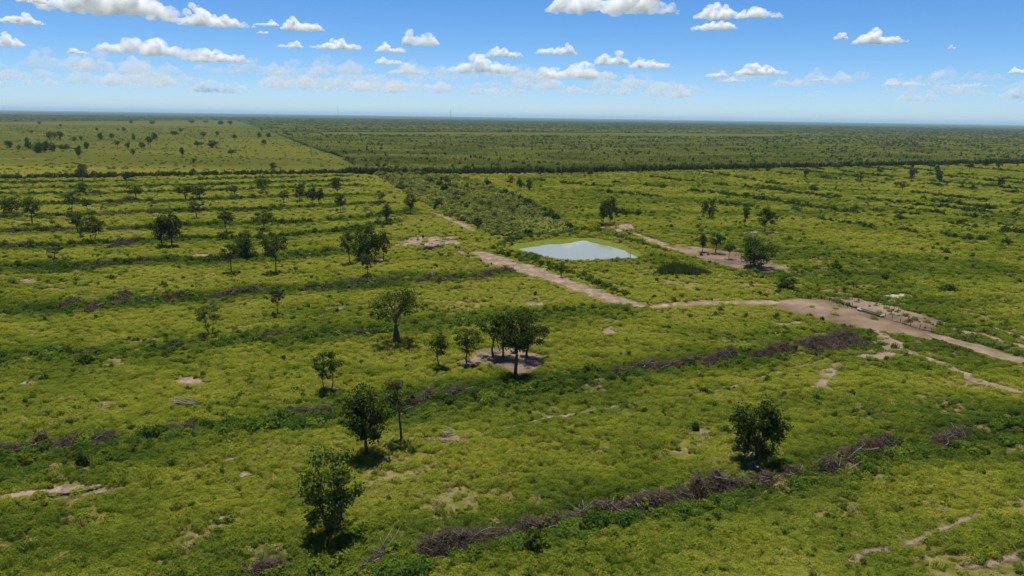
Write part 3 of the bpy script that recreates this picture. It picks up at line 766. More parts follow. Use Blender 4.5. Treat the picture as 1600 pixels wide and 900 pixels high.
def pasture():
    GX, GY, GS, GT = [], [], [], []
    for r0, r1, dens, s0, s1 in [(50, 95, 3.4, 0.8, 1.9), (95, 140, 2.4, 0.9, 2.1), (140, 200, 1.5, 1.1, 2.3), (200, 300, 0.85, 1.2, 2.6), (300, 430, 0.42, 1.6, 3.4), (430, 700, 0.2, 2.0, 4.6), (700, 1100, 0.12, 2.4, 5.2)]:
        x, y = sector(r0, r1, dens)
        k = keep_pasture(x, y, 0.3, 0.28 * (s0 + s1))
        x, y = x[k], y[k]
        yl = yellow(x, y)
        thin = RNG.random(len(x)) < (0.62 + 0.38 * sstep(0.30, 0.42, fbm(x / 6, y / 4, 55))) * (1 - 0.85 * bare(x, y))
        x, y, yl = x[thin], y[thin], yl[thin]
        s = s0 + (s1 - s0) * RNG.random(len(x)) ** 1.6
        GX.append(x); GY.append(y); GS.append(s); GT.append(yl)
    x, y, s, t = map(np.concatenate, (GX, GY, GS, GT))
    d = np.hypot(x, y)
    hz = np.interp(d, [60, 200, 600], [1.0, 0.85, 0.72]) * (0.75 + 0.6 * RNG.random(len(x)))
    lump = (0.45 + 1.3 * fbm(x / 3.4, y / 2.0, 71)) * (0.6 + 0.8 * fbm(x / 22, y / 22, 73))
    tint = np.clip(t + RNG.normal(size=len(x)) * 0.055, 0.05, 0.86)
    tint = np.where(RNG.random(len(x)) < 0.004 + 0.30 * bare(x, y) + 0.03 * sstep(0.55, 0.7, fbm(x / 14, y / 9, 87)), 1.0, tint)
    scatter('pasture_grass', np.stack([x, y, bank_z(x, y) - 0.03], 1), np.stack([s, s, s * hz * lump], 1), RNG.random(len(x)) * 6.28, tint, C_GRASS, 'yellow-green grass tussocks covering the pasture')
    # greener, taller herbs, thicker along the windrows and in patches
    GX, GY, GS = [], [], []
    for r0, r1, dens, s0, s1 in [(50, 95, 1.5, 0.5, 1.4), (95, 150, 1.1, 0.6, 1.6), (150, 220, 0.65, 0.8, 2.0), (220, 330, 0.34, 1.0, 2.5), (330, 700, 0.13, 1.3, 3.2)]:
        x, y = sector(r0, r1, dens)
        k = keep_pasture(x, y, 0.4); x, y = x[k], y[k]
        yl = yellow(x, y)
        k = RNG.random(len(x)) < np.clip(1.2 - 1.45 * yl, 0.06, 1) ** 1.1 * (0.35 + 1.3 * sstep(0.35, 0.65, fbm(x / 5, y / 5, 77)))
        x, y = x[k], y[k]
        GX.append(x); GY.append(y); GS.append(s0 + (s1 - s0) * RNG.random(len(x)) ** 2)
    x, y, s = map(np.concatenate, (GX, GY, GS))
    tint = np.clip(0.34 + 0.5 * (yellow(x, y) - 0.4) + RNG.normal(size=len(x)) * 0.10, 0.08, 0.8)
    hz = 0.7 + 0.5 * RNG.random(len(x))
    scatter('pasture_weeds', np.stack([x, y, bank_z(x, y) - 0.03], 1), np.stack([s, s, s * hz], 1), RNG.random(len(x)) * 6.28, tint, C_HERB, 'leafy green weeds growing through the pasture grass')
    # scattered darker woody tufts, in rows on the right-hand pasture
    GX, GY, GS, GT = [], [], [], []
    for r0, r1, dens, s0, s1 in [(50, 100, 0.34, 0.45, 1.4), (100, 170, 0.22, 0.5, 1.7), (170, 280, 0.11, 0.7, 2.1), (280, 700, 0.034, 1.0, 2.9)]:
        x, y = sector(r0, r1, dens)
        k = keep_pasture(x, y, 0.2); x, y = x[k], y[k]
        k = RNG.random(len(x)) < 0.20 + 0.9 * sstep(0.46, 0.66, fbm(x / 16, y / 14, 91)); x, y = x[k], y[k]
        GX.append(x); GY.append(y); GS.append(s0 + (s1 - s0) * RNG.random(len(x)) ** 1.8); GT.append(0.06 + 0.24 * RNG.random(len(x)))
    for w, per, dx, off in ((WINDROWS[0], 3.2, 2.0, -1.6), (WINDROWS[1], 4.0, 2.6, -1.2), (WINDROWS[2], 3.6, 2.8, 0), (WINDROWS[3], 2.8, 2.2, -0.4)):
        P = np.array(w); s_ = np.concatenate([[0], np.cumsum(np.hypot(*np.diff(P, axis=0).T))])
        n = int(s_[-1] * per); u = RNG.random(n) * s_[-1]
        x = np.interp(u, s_, P[:, 0]) + RNG.normal(size=n) * 0.6; y = np.interp(u, s_, P[:, 1]) + off + RNG.normal(size=n) * dx
        k = keep_pasture(x, y, 0.1) & (RNG.random(n) < 0.35 + 0.9 * sstep(0.35, 0.6, fbm(x / 7, y / 7, 61))); x, y = x[k], y[k]
        GX.append(x); GY.append(y); GS.append(0.9 + 1.5 * RNG.random(len(x)) ** 1.8); GT.append(0.16 + 0.34 * RNG.random(len(x)))
    for ln, n in (([(768, 392), (800, 378), (840, 371), (890, 369), (915, 365)], 130), ([(935, 367), (965, 374), (1000, 384), (1040, 396)], 90), ([(770, 396), (800, 401), (830, 409), (870, 421), (920, 437), (985, 466)], 150)):
        P = np.array(L_(ln)); s_ = np.concatenate([[0], np.cumsum(np.hypot(*np.diff(P, axis=0).T))]); u = RNG.random(n) * s_[-1]
        x = np.interp(u, s_, P[:, 0]) + RNG.normal(size=n) * 0.8; y = np.interp(u, s_, P[:, 1]) + RNG.normal(size=n) * 1.2
        k = keep_pasture(x, y, 0.1); x, y = x[k], y[k]
        GX.append(x); GY.append(y); GS.append(1.0 + 1.7 * RNG.random(len(x)) ** 1.5); GT.append(0.10 + 0.28 * RNG.random(len(x)))
    for w in RROWS + WINDROWS[4:]:
        P = np.array(w); s_ = np.concatenate([[0], np.cumsum(np.hypot(*np.diff(P, axis=0).T))])
        right = any(w is r for r in RROWS)
        n = int(s_[-1] * (2.6 if right else 1.9)); u = RNG.random(n) * s_[-1]
        x = np.interp(u, s_, P[:, 0]) + RNG.normal(size=n) * 0.8; y = np.interp(u, s_, P[:, 1]) + RNG.normal(size=n) * 1.3
        k = (fbm(u / 11, u * 0 + P[0, 0], 17, 2) > (0.45 if right else 0.36)) & keep_pasture(x, y, 0.1)
        x, y = x[k], y[k]
        GX.append(x); GY.append(y); GS.append((1.3 + 2.3 * RNG.random(len(x)) ** 1.5) * (1.2 if right else 1.0)); GT.append(0.0 + 0.22 * RNG.random(len(x)))
    x, y, s, t = map(np.concatenate, (GX, GY, GS, GT))
    scatter('pasture_regrowth', np.stack([x, y, bank_z(x, y) - 0.03], 1), np.stack([s, s, s * (0.6 + 0.5 * RNG.random(len(x)))], 1), RNG.random(len(x)) * 6.28, t, C_WEED, 'dark woody regrowth tufts dotted over the pasture')
    # far left pasture beyond the hedge: sparse tufts
    x, y = sector(500, 2600, 0.012)
    k = inside(x, y, FIELD_L) & (RNG.random(len(x)) < 0.25 + 0.8 * sstep(0.5, 0.7, fbm(x / 70, y / 40, 33))); x, y = x[k], y[k]
    s = 1.5 + 3.2 * RNG.random(len(x)) ** 2
    scatter('distant_pasture_tufts', np.stack([x, y, x * 0 - 0.05], 1), np.stack([s, s, s * 0.5], 1), RNG.random(len(x)) * 6.28, 0.2 + 0.45 * RNG.random(len(x)), C_WEED, 'low tufts dotted over the far left pasture beyond the hedge')
pasture()

# ------------------------------------------------------------------ scrub woodland, hedge and thicket
def woodland():
    XS, YS, SS, HS, TS = [], [], [], [], []
    for r0, r1, dens, s0, s1 in [(430, 900, 1 / 4.6, 1.3, 2.4), (900, 1500, 1 / 8.0, 1.7, 3.0), (1500, 2400, 1 / 18.0, 2.6, 4.4), (2400, 4200, 1 / 80.0, 5.0, 8.5), (4200, 8000, 1 / 380.0, 10, 17)]:
        x, y = sector(r0, r1, dens)
        k = beyond_edge(x, y) & ~inside(x, y, FIELD_L) & ~inside(x, y, STRIP) & ~in_soil(x, y, True)
        x, y = x[k], y[k]
        n = fbm(x / 60, y / 40, 13)
        s = s0 + (s1 - s0) * RNG.random(len(x))
        h = 2.3 + 0.9 * RNG.random(len(x)) + 1.2 * fbm(x / 35, y / 35, 19)
        big = RNG.random(len(x)) < 0.010 * np.clip((s0 / 1.3) ** 2, 1, 4) * (0.3 + 1.4 * sstep(0.4, 0.6, fbm(x / 50, y / 50, 29)))
        t = 0.55 + 0.8 * (n - 0.5) + RNG.normal(size=len(x)) * 0.09
        t = t - 0.28 * sstep(1800, 5000, np.hypot(x, y))
        h = np.where(big, h * 1.55, h); t = np.where(big, 0.06, t)
        XS.append(x); YS.append(y); SS.append(s); HS.append(h); TS.append(t)
    x, y, s, h, t = map(np.concatenate, (XS, YS, SS, HS, TS))
    scatter('scrub_woodland', np.stack([x, y, x * 0 - 0.1], 1), np.stack([s, s, h], 1), RNG.random(len(x)) * 6.28, np.clip(t, 0.05, 1), C_SCRUB, 'dense green scrub woodland stretching to the horizon', 0.05)
    # dark hedge along the far side of the near left pasture, and the denser front of the scrub
    P = np.array(EDGE[1:9]); s_ = np.concatenate([[0], np.cumsum(np.hypot(*np.diff(P, axis=0).T))])
    n = int(s_[-1] * 2.2); u = RNG.random(n) * s_[-1]
    x = np.interp(u, s_, P[:, 0]) + RNG.normal(size=n) * 1.0; y = np.interp(u, s_, P[:, 1]) + RNG.random(n) * 4 - 1
    left = x < G(540, 271)[0]
    s = (1.2 + 1.2 * RNG.random(n)) ; h = np.where(left, 3.5, 5.0) * (0.6 + 0.6 * RNG.random(n))
    scatter('hedge', np.stack([x, y, x * 0 - 0.1], 1), np.stack([s, s, h], 1), RNG.random(n) * 6.28, 0.03 + 0.24 * RNG.random(n), C_SCRUB, 'dark dense hedge and scrub edge bounding the near pastures', 0.05)
    # thicket tongue reaching down to the pond
    lo, hi = THICKET.min(0), THICKET.max(0)
    n = int((hi[0] - lo[0]) * (hi[1] - lo[1]) / 3.2)
    x = lo[0] + RNG.random(n) * (hi[0] - lo[0]); y = lo[1] + RNG.random(n) * (hi[1] - lo[1])
    k = inside(x, y, THICKET) & ~in_soil(x, y); x, y = x[k], y[k]
    edge = polydist(x, y, np.vstack([THICKET, THICKET[:1]]))
    nn = fbm(x / 18, y / 18, 44)
    keep = RNG.random(len(x)) < 0.6 + 0.4 * sstep(0.3, 0.5, nn); x, y, edge, nn = x[keep], y[keep], edge[keep], nn[keep]
    s = 1.1 + 1.6 * RNG.random(len(x)) ** 1.3; h = s * (0.65 + 0.45 * RNG.random(len(x))) * (0.9 + 0.45 * sstep(230, 420, y))
    t = 0.60 + 0.7 * (nn - 0.5) + RNG.normal(size=len(x)) * 0.13
    dk = RNG.random(len(x)) < np.where(edge < 3.0, 0.12, 0.035); t = np.where(dk, 0.12, t); s = np.where(dk, s * 1.15, s); h = np.where(dk, h * 1.6, h)
    scatter('thicket', np.stack([x, y, x * 0 - 0.05], 1), np.stack([s, s, h], 1), RNG.random(len(x)) * 6.28, np.clip(t, 0.08, 0.95), C_SCRUB, 'bushy green thicket tongue running down to the pond', 0.05)
woodland()

# ------------------------------------------------------------------ trees
def gen_tree(seed, H, W, kind, nleaf, leaf, mat, bark=None, trunks=1, lean=0.0, cb=None):
    """trunk with limbs and a crown of leaf clumps; returns two meshes"""
    rng = np.random.default_rng(seed)
    P = {'dense': (0.26, 54, 0.135, 0.028), 'airy': (0.30, 40, 0.125, 0.024), 'sparse': (0.30, 28, 0.115, 0.020), 'wide': (0.36, 40, 0.13, 0.034),
         'slim': (0.16, 30, 0.17, 0.022), 'bush': (0.04, 60, 0.15, 0.030), 'bottle': (0.36, 40, 0.115, 0.058), 'vase': (0.34, 34, 0.115, 0.022)}[kind]
    cbase, ncl, rc, rt = P
    if cb is not None: cbase = cb
    zc, az = (cbase + 1) / 2 * H, (1 - cbase) / 2 * H
    # clump centres fill the crown's outer half
    C = []
    tries = 0
    while len(C) < ncl and tries < 4000:
        tries += 1
        u = norm(rng.normal(size=3)); q = 0.3 + 0.66 * rng.random() ** 0.6
        c = u * q * np.array([W / 2, W / 2, az]) 
        if kind in ('wide', 'vase', 'bottle', 'airy') and c[2] < -0.45 * az and rng.random() < 0.75: continue
        k = (c[2] / az + 1) / 2
        if kind in ('vase', 'wide'): c[:2] *= 0.55 + 0.6 * k
        if kind in ('dense', 'bush'): c[:2] *= 1.06 - 0.30 * max(0, k - 0.4)
        c = c + np.array([lean * H * 0.5, 0, zc])
        if all(np.linalg.norm((c - d) / np.array([W, W, H])) > 0.06 for d in C): C.append(c)
    C = np.array(C)
    mb = MB()
    fork = H * max(0.16, cbase * (0.85 + 0.2 * rng.random()))
    ends = []
    for k in range(trunks):
        a = rng.random() * 6.28 if trunks == 1 else k / trunks * 6.28 + 0.7
        o = np.array([math.cos(a), math.sin(a), 0]) * (0.0 if trunks == 1 else W * 0.07)
        top = np.array([lean * H * 0.25, 0, fork]) + o * 2.2 + np.array([rng.normal() * 0.02 * H, rng.normal() * 0.02 * H, 0])
        z = np.linspace(0, 1, 6)[:, None]
        pts = o * (1 - z) + top * z + np.sin(z * 3.1) * rng.normal(size=3) * 0.012 * H * np.array([1, 1, 0])
        pts[0, 2] = -0.15
        r = rt * H / math.sqrt(trunks)
        rad = r * np.linspace(1.0, 0.72, 6); rad[0] *= 1.35
        if kind == 'bottle':
            rad = r * np.array([1.1, 1.15, 1.05, 0.85, 0.6, 0.42])
        mb.tube(pts, rad, 7)
        ends.append((pts[-1], rad[-1]))
    # limbs: the clumps are grouped by bearing, each group gets a limb that forks to its clumps
    ang = np.arctan2(C[:, 1], C[:, 0] - lean * H * 0.5) + (C[:, 2] > zc) * 0.7
    order = np.argsort(ang)
    ng = max(3, len(C) // 5)
    for g in np.array_split(order, ng):
        cc = C[g].mean(0)
        e, r = min(ends, key=lambda q: np.linalg.norm(q[0][:2] - cc[:2]))
        j = e + (cc - e) * 0.55 + np.array([0, 0, 0.05 * H])
        t = np.linspace(0, 1, 5)[:, None]
        pts = e * (1 - t) ** 2 + 2 * (e + np.array([0, 0, 0.12 * H])) * t * (1 - t) + j * t * t
        mb.tube(pts, r * np.linspace(0.7, 0.36, 5), 5)
        for i in g:
            c = C[i]; mid = (j + c) / 2 + np.array([0, 0, 0.02 * H])
            mb.tube([j, mid, c], [r * 0.34, r * 0.22, r * 0.08], 4)
    trunk = mb.mesh('trunk', bark or M_BARK, True)
    # leaves
    per = np.maximum(6, (nleaf / len(C) * (0.55 + 0.9 * rng.random(len(C)))).astype(int))
    Ps, Ns = [], []
    R = rc * (W * 0.6 + H * 0.4)
    for c, n in zip(C, per):
        u = norm(rng.normal(size=(n, 3))); q = rng.random(n)[:, None] ** 0.55
        rr = R * (0.5 + 0.8 * rng.random())
        Ps.append(c + u * q * rr * np.array([1.12, 1.12, 0.80]))
        Ns.append(norm(u * 0.8 + rng.normal(size=(n, 3)) * 0.7 + np.array([0, 0, 0.45])))
    V, Q = leaf_quads(np.vstack(Ps), np.vstack(Ns), leaf * (0.6 + 0.8 * rng.random(sum(per))), rng, 0.62)
    V[:, 2] = np.maximum(V[:, 2], 0.1)
    return trunk, mesh_np('crown', V, Q, mat)

def add_tree(trunk, crown, x, y, label, sx=1, sz=1, rz=0.0, group=None, name='tree'):
    e = new_obj(name, None, loc=(x, y, 0))
    e.empty_display_size = 1
    e.rotation_euler = (0, 0, rz); e.scale = (sx, sx, sz)
    new_obj('trunk', trunk, e); new_obj('crown', crown, e)
    return tag(e, label, 'tree', group)

_seed = [500]
def near_tree(px, by, ty, wpx, kind, label, mat, nleaf=4200, leaf=0.30, bark=None, trunks=1, lean=0.0, cb=None, name='tree', seed=None):
    _seed[0] += 1
    x, y = G(px, by); H = height_for(px, by, ty); W = wpx * mpp(px, by)
    tr, cr = gen_tree(seed or _seed[0], H, W, kind, nleaf, leaf, mat, bark, trunks, lean, cb)
    return add_tree(tr, cr, x, y, label, name=name)

D, T_, GR = M_TREE_DARK, M_TREE, M_TREE_GREY
near_tree(519, 836, 702, 96, 'dense', 'tall shaggy dark tree nearest the camera, its shadow round its foot', T_, 5200, 0.34, trunks=2, cb=0.14)
near_tree(574, 713, 604, 70, 'dense', 'rounded dense tree with a straight trunk just behind the nearest tree', D, 4800, 0.34, cb=0.22)
near_tree(627, 691, 590, 58, 'sparse', 'slim sparse tree with a thin trunk and wispy crown beside the rounded dense tree', GR, 2600, 0.24, cb=0.42)
near_tree(1180, 722, 625, 90, 'dense', 'dark round-crowned tree alone in the front right pasture', D, 7200, 0.34, cb=0.16, lean=0.03, seed=9003)
near_tree(513, 613, 549, 52, 'vase', 'small round-topped tree with bare soil at its foot', T_, 3200, 0.28, trunks=2)
near_tree(619, 538, 449, 88, 'bottle', 'bottle tree with a swollen pale trunk and a broad uneven crown', T_, 4200, 0.34, bark=M_BARK_PALE, lean=0.04, name='bottle_tree')
near_tree(686, 577, 519, 28, 'slim', 'slender small tree at the left end of the shaded tree clump', T_, 1800, 0.30, cb=0.34)
near_tree(729, 568, 514, 48, 'vase', 'small leaning tree second from left in the shaded tree clump', T_, 2600, 0.30, lean=0.04)
near_tree(771, 556, 484, 58, 'airy', 'tall open tree on the bare soil in the middle of the shaded tree clump', T_, 3400, 0.32)
near_tree(786, 558, 490, 44, 'airy', 'thin tree squeezed between the two tallest trees of the shaded clump', T_, 2200, 0.32)
near_tree(805, 588, 484, 64, 'dense', 'tallest dark tree at the front of the shaded tree clump', D, 5000, 0.32, cb=0.34)
near_tree(824, 560, 488, 60, 'dense', 'dark full-crowned tree at the right end of the shaded tree clump', D, 4200, 0.33, cb=0.22)
near_tree(329, 524, 473, 44, 'vase', 'sparse grey vase-shaped tree with forked bare stems in the left pasture', GR, 1500, 0.28, trunks=3, cb=0.30)
near_tree(434, 493, 445, 26, 'sparse', 'slender thin-crowned tree right of the grey vase-shaped tree', GR, 1500, 0.30, cb=0.28)

# prototypes for the trees farther off, copied and scaled
PROTO = {}
for kind, mat, nl, lf, hh, ww in [('dense', D, 2400, 0.42, 9, 8), ('airy', T_, 2000, 0.42, 9, 7), ('vase', GR, 1700, 0.42, 9, 7.5), ('sparse', GR, 1300, 0.40, 9, 6), ('slim', T_, 1700, 0.42, 9, 4.5), ('wide', D, 2200, 0.44, 9, 10), ('bush', M_WILLOW, 4600, 0.44, 9, 9)]:
    PROTO[kind] = []
    for v in range(5):
        _seed[0] += 1
        tr, cr = gen_tree(_seed[0], hh, ww, kind, nl, lf, mat, trunks=(2 if (v == 1 and kind in ('dense', 'vase', 'wide')) else 1), cb=(0.10 if kind == 'dense' and v == 2 else None))
        PROTO[kind].append((tr, cr, hh, ww))

def far_tree(px, by, ty, wpx, kind, label, group=None):
    x, y = G(px, by); H = height_for(px, by, ty); W = wpx * mpp(px, by)
    tr, cr, hh, ww = random.choice(PROTO[kind])
    # the leaf clumps reach a little outside the frame the tree was grown in
    return add_tree(tr, cr, x, y, label, W / ww * 1.06, H / hh * 1.0, random.random() * 6.28, group)

for row in [
    (18, 334, 305, 40, 'dense', 'low dark bushy tree at the left edge beside a thin-trunked tree'),
    (51, 351, 307, 30, 'airy', 'thin-trunked tree right of the low bushy tree at the left edge'),
    (113, 333, 297, 26, 'sparse', 'thin pale tree above the leaning-together dark pair in the left pasture'),
    (137, 331, 308, 16, 'sparse', 'short thin tree touching the thin pale tree in the left pasture'),
    (131, 306, 283, 14, 'slim', 'small upright dark tree below the hedge at left'),
    (129, 288, 258, 18, 'airy', 'tree standing up through the dark hedge at left'),
    (122, 366, 331, 30, 'airy', 'paler left half of the leaning-together pair in the left pasture'),
    (146, 378, 334, 32, 'dense', 'stout-trunked darker right half of the leaning-together pair in the left pasture'),
    (254, 387, 336, 36, 'dense', 'dark left tree of the big two-trunked pair in the left pasture'),
    (270, 386, 332, 36, 'dense', 'dark right tree of the big two-trunked pair in the left pasture'),
    (86, 406, 376, 26, 'sparse', 'nearly bare grey small tree on the brushy row near the left edge'),
    (198, 291, 268, 14, 'wide', 'little dark tree just in front of the hedge'),
    (212, 314, 290, 28, 'wide', 'flat-topped thin tree below the little dark tree by the hedge'),
    (290, 313, 289, 34, 'wide', 'broad flat-crowned dark tree in the middle of the left pasture'),
    (312, 312, 288, 30, 'dense', 'second broad dark crown joined to the flat-crowned tree'),
    (308, 343, 310, 28, 'sparse', 'pale open tree in front of the broad flat crowns'),
    (354, 365, 324, 28, 'airy', 'upright two-stemmed tree above the dense black-green tree'),
    (365, 306, 287, 14, 'slim', 'small narrow tree between the broad flat crowns and the hedge'),
    (411, 303, 276, 22, 'airy', 'neat round tree nearest the hedge in the left pasture'),
    (413, 361, 326, 26, 'airy', 'round-crowned tree with a black cow at its foot'),
    (382, 403, 359, 36, 'bush', 'dense black-green rounded tree between two paler trees'),
    (362, 427, 377, 30, 'sparse', 'pale thin tree overlapping the dense black-green tree'),
    (431, 427, 358, 36, 'airy', 'tallest straight tree of the left pasture beside the dense black-green tree'),
    (444, 322, 296, 18, 'vase', 'small pale round tree left of the row of three'),
    (469, 316, 286, 20, 'airy', 'first tree of the row of three below the hedge'),
    (488, 320, 291, 18, 'dense', 'middle tree of the row of three below the hedge'),
    (500, 320, 293, 16, 'dense', 'third tree of the row of three below the hedge'),
    (527, 314, 272, 16, 'airy', 'tall thin tree close to the thicket end of the hedge'),
    (533, 334, 302, 18, 'airy', 'slim tree standing in front of the tall thin tree by the thicket'),
    (594, 320, 296, 16, 'sparse', 'thin pale tree against the left border of the thicket'),
    (605, 351, 316, 16, 'slim', 'dark slim tree left of the thicket sand strip'),
    (641, 336, 303, 20, 'dense', 'dark tree at the thicket edge above the sand strip'),
    (546, 413, 361, 28, 'airy', 'left outer tree of the dark clump by the sand patch'),
    (572, 406, 348, 46, 'bush', 'big dark middle tree of the clump by the sand patch'),
    (599, 408, 360, 26, 'dense', 'right outer tree of the dark clump by the sand patch'),
    (575, 432, 396, 28, 'vase', 'small tree standing in front of the dark clump by the sand patch'),
    (876, 433, 406, 12, 'sparse', 'tiny thin tree on the near bank of the pond'),
    (943, 352, 312, 16, 'slim', 'darker left stem of the tree pair beyond the pond'),
    (953, 350, 304, 22, 'dense', 'tall dark right-hand tree of the pair beyond the pond'),
    (797, 293, 272, 12, 'sparse', 'palest of three small trees in a row above the pond'),
    (812, 298, 277, 10, 'dense', 'middle of three small trees in a row above the pond'),
    (827, 300, 277, 11, 'dense', 'nearest of three small trees in a row above the pond'),
    (922, 282, 261, 11, 'airy', 'lone small tree just in front of the scrub edge'),
    (1108, 341, 308, 26, 'dense', 'neat round dark tree alone in the right pasture'),
    (1164, 354, 320, 11, 'slim', 'narrow column-like tree beside the forked dark tree'),
    (1195, 363, 322, 29, 'dense', 'dark forked tree right of the narrow column-like tree'),
    (1097, 394, 364, 14, 'slim', 'slim little tree at the left end of the bare brown soil'),
    (1118, 396, 366, 28, 'wide', 'flat-crowned small dark tree on the bare brown soil'),
    (1139, 405, 380, 20, 'vase', 'small round tree left of the big willow-like tree'),
    (1180, 418, 366, 54, 'bush', 'big round willow-like tree with foliage to the ground'),
    (1227, 451, 428, 32, 'bush', 'low round dark tree between the willow-like tree and the fence'),
    (1270, 303, 287, 13, 'dense', 'small round tree in the upper middle of the right pasture'),
    (1258, 281, 261, 8, 'slim', 'thin tree near the scrub edge, right of the lone small tree'),
    (1343, 287, 266, 12, 'sparse', 'thin twin-stemmed tree in the upper right pasture'),
    (1409, 301, 282, 18, 'sparse', 'spreading thin tree on the long brushy row at right'),
    (1424, 284, 262, 16, 'airy', 'airy tree above the spreading thin tree at right'),
    (1466, 292, 266, 12, 'airy', 'upright tree right of the airy tree in the upper right pasture'),
    (1563, 294, 273, 11, 'dense', 'small dark tree farthest right in the open right pasture')]:
    far_tree(*row)
for px, by, ty, w in [(1199, 273, 256, 8), (1374, 276, 261, 9), (1454, 268, 252, 12), (1464, 276, 256, 10), (1514, 270, 252, 12), (1539, 264, 247, 10), (1559, 269, 247, 11), (1481, 262, 248, 9), (1588, 262, 246, 10), (1425, 266, 250, 8), (1310, 266, 254, 8)]:
    far_tree(px, by, ty, w, random.choice(['airy', 'dense', 'slim']), 'small tree standing at the scrub edge along the top of the right pasture', 'trees along the right scrub edge')
for px, by, ty, w in [(13, 231, 219, 9), (17, 233, 219, 7), (30, 237, 226, 5), (42, 223, 214, 6), (45, 234, 219, 9), (50, 209, 203, 7), (78, 219, 204, 10), (86, 216, 205, 9), (95, 219, 204, 9), (60, 239, 221, 13), (70, 238, 219, 15), (82, 236, 222, 12),
                      (100, 233, 225, 16), (117, 225, 212, 7), (123, 244, 226, 9), (127, 221, 212, 5), (136, 236, 221, 8), (152, 207, 199, 5), (158, 219, 206, 7), (175, 219, 207, 6), (184, 233, 218, 6), (185, 207, 200, 4), (194, 207, 198, 5), (200, 234, 222, 7),
                      (209, 219, 208, 5), (208, 243, 231, 8), (223, 235, 221, 9), (234, 228, 211, 9), (242, 219, 206, 8), (270, 213, 204, 6), (275, 213, 204, 7), (283, 209, 200, 8), (285, 246, 229, 7), (303, 256, 246, 8), (308, 231, 219, 8), (314, 230, 221, 10),
                      (318, 214, 205, 9), (333, 231, 218, 14), (340, 214, 204, 5), (362, 246, 232, 10), (367, 219, 209, 6), (409, 206, 199, 6), (413, 231, 216, 8), (420, 219, 207, 7), (128, 266, 255, 13), (303, 275, 262, 7), (427, 266, 252, 10), (405, 215, 206, 6), (205, 193, 188, 5), (238, 194, 188, 8), (300, 193, 187, 9), (322, 194, 188, 8), (345, 195, 188, 8), (360, 196, 188, 8), (62, 195, 189, 5), (95, 199, 193, 4)]:
    far_tree(px, by, ty, w * 1.1, random.choice(['dense', 'airy', 'dense', 'slim', 'bush']) if w < 11 else 'bush', 'small dark tree dotted over the distant left pasture beyond the hedge', 'trees in the distant left pasture')

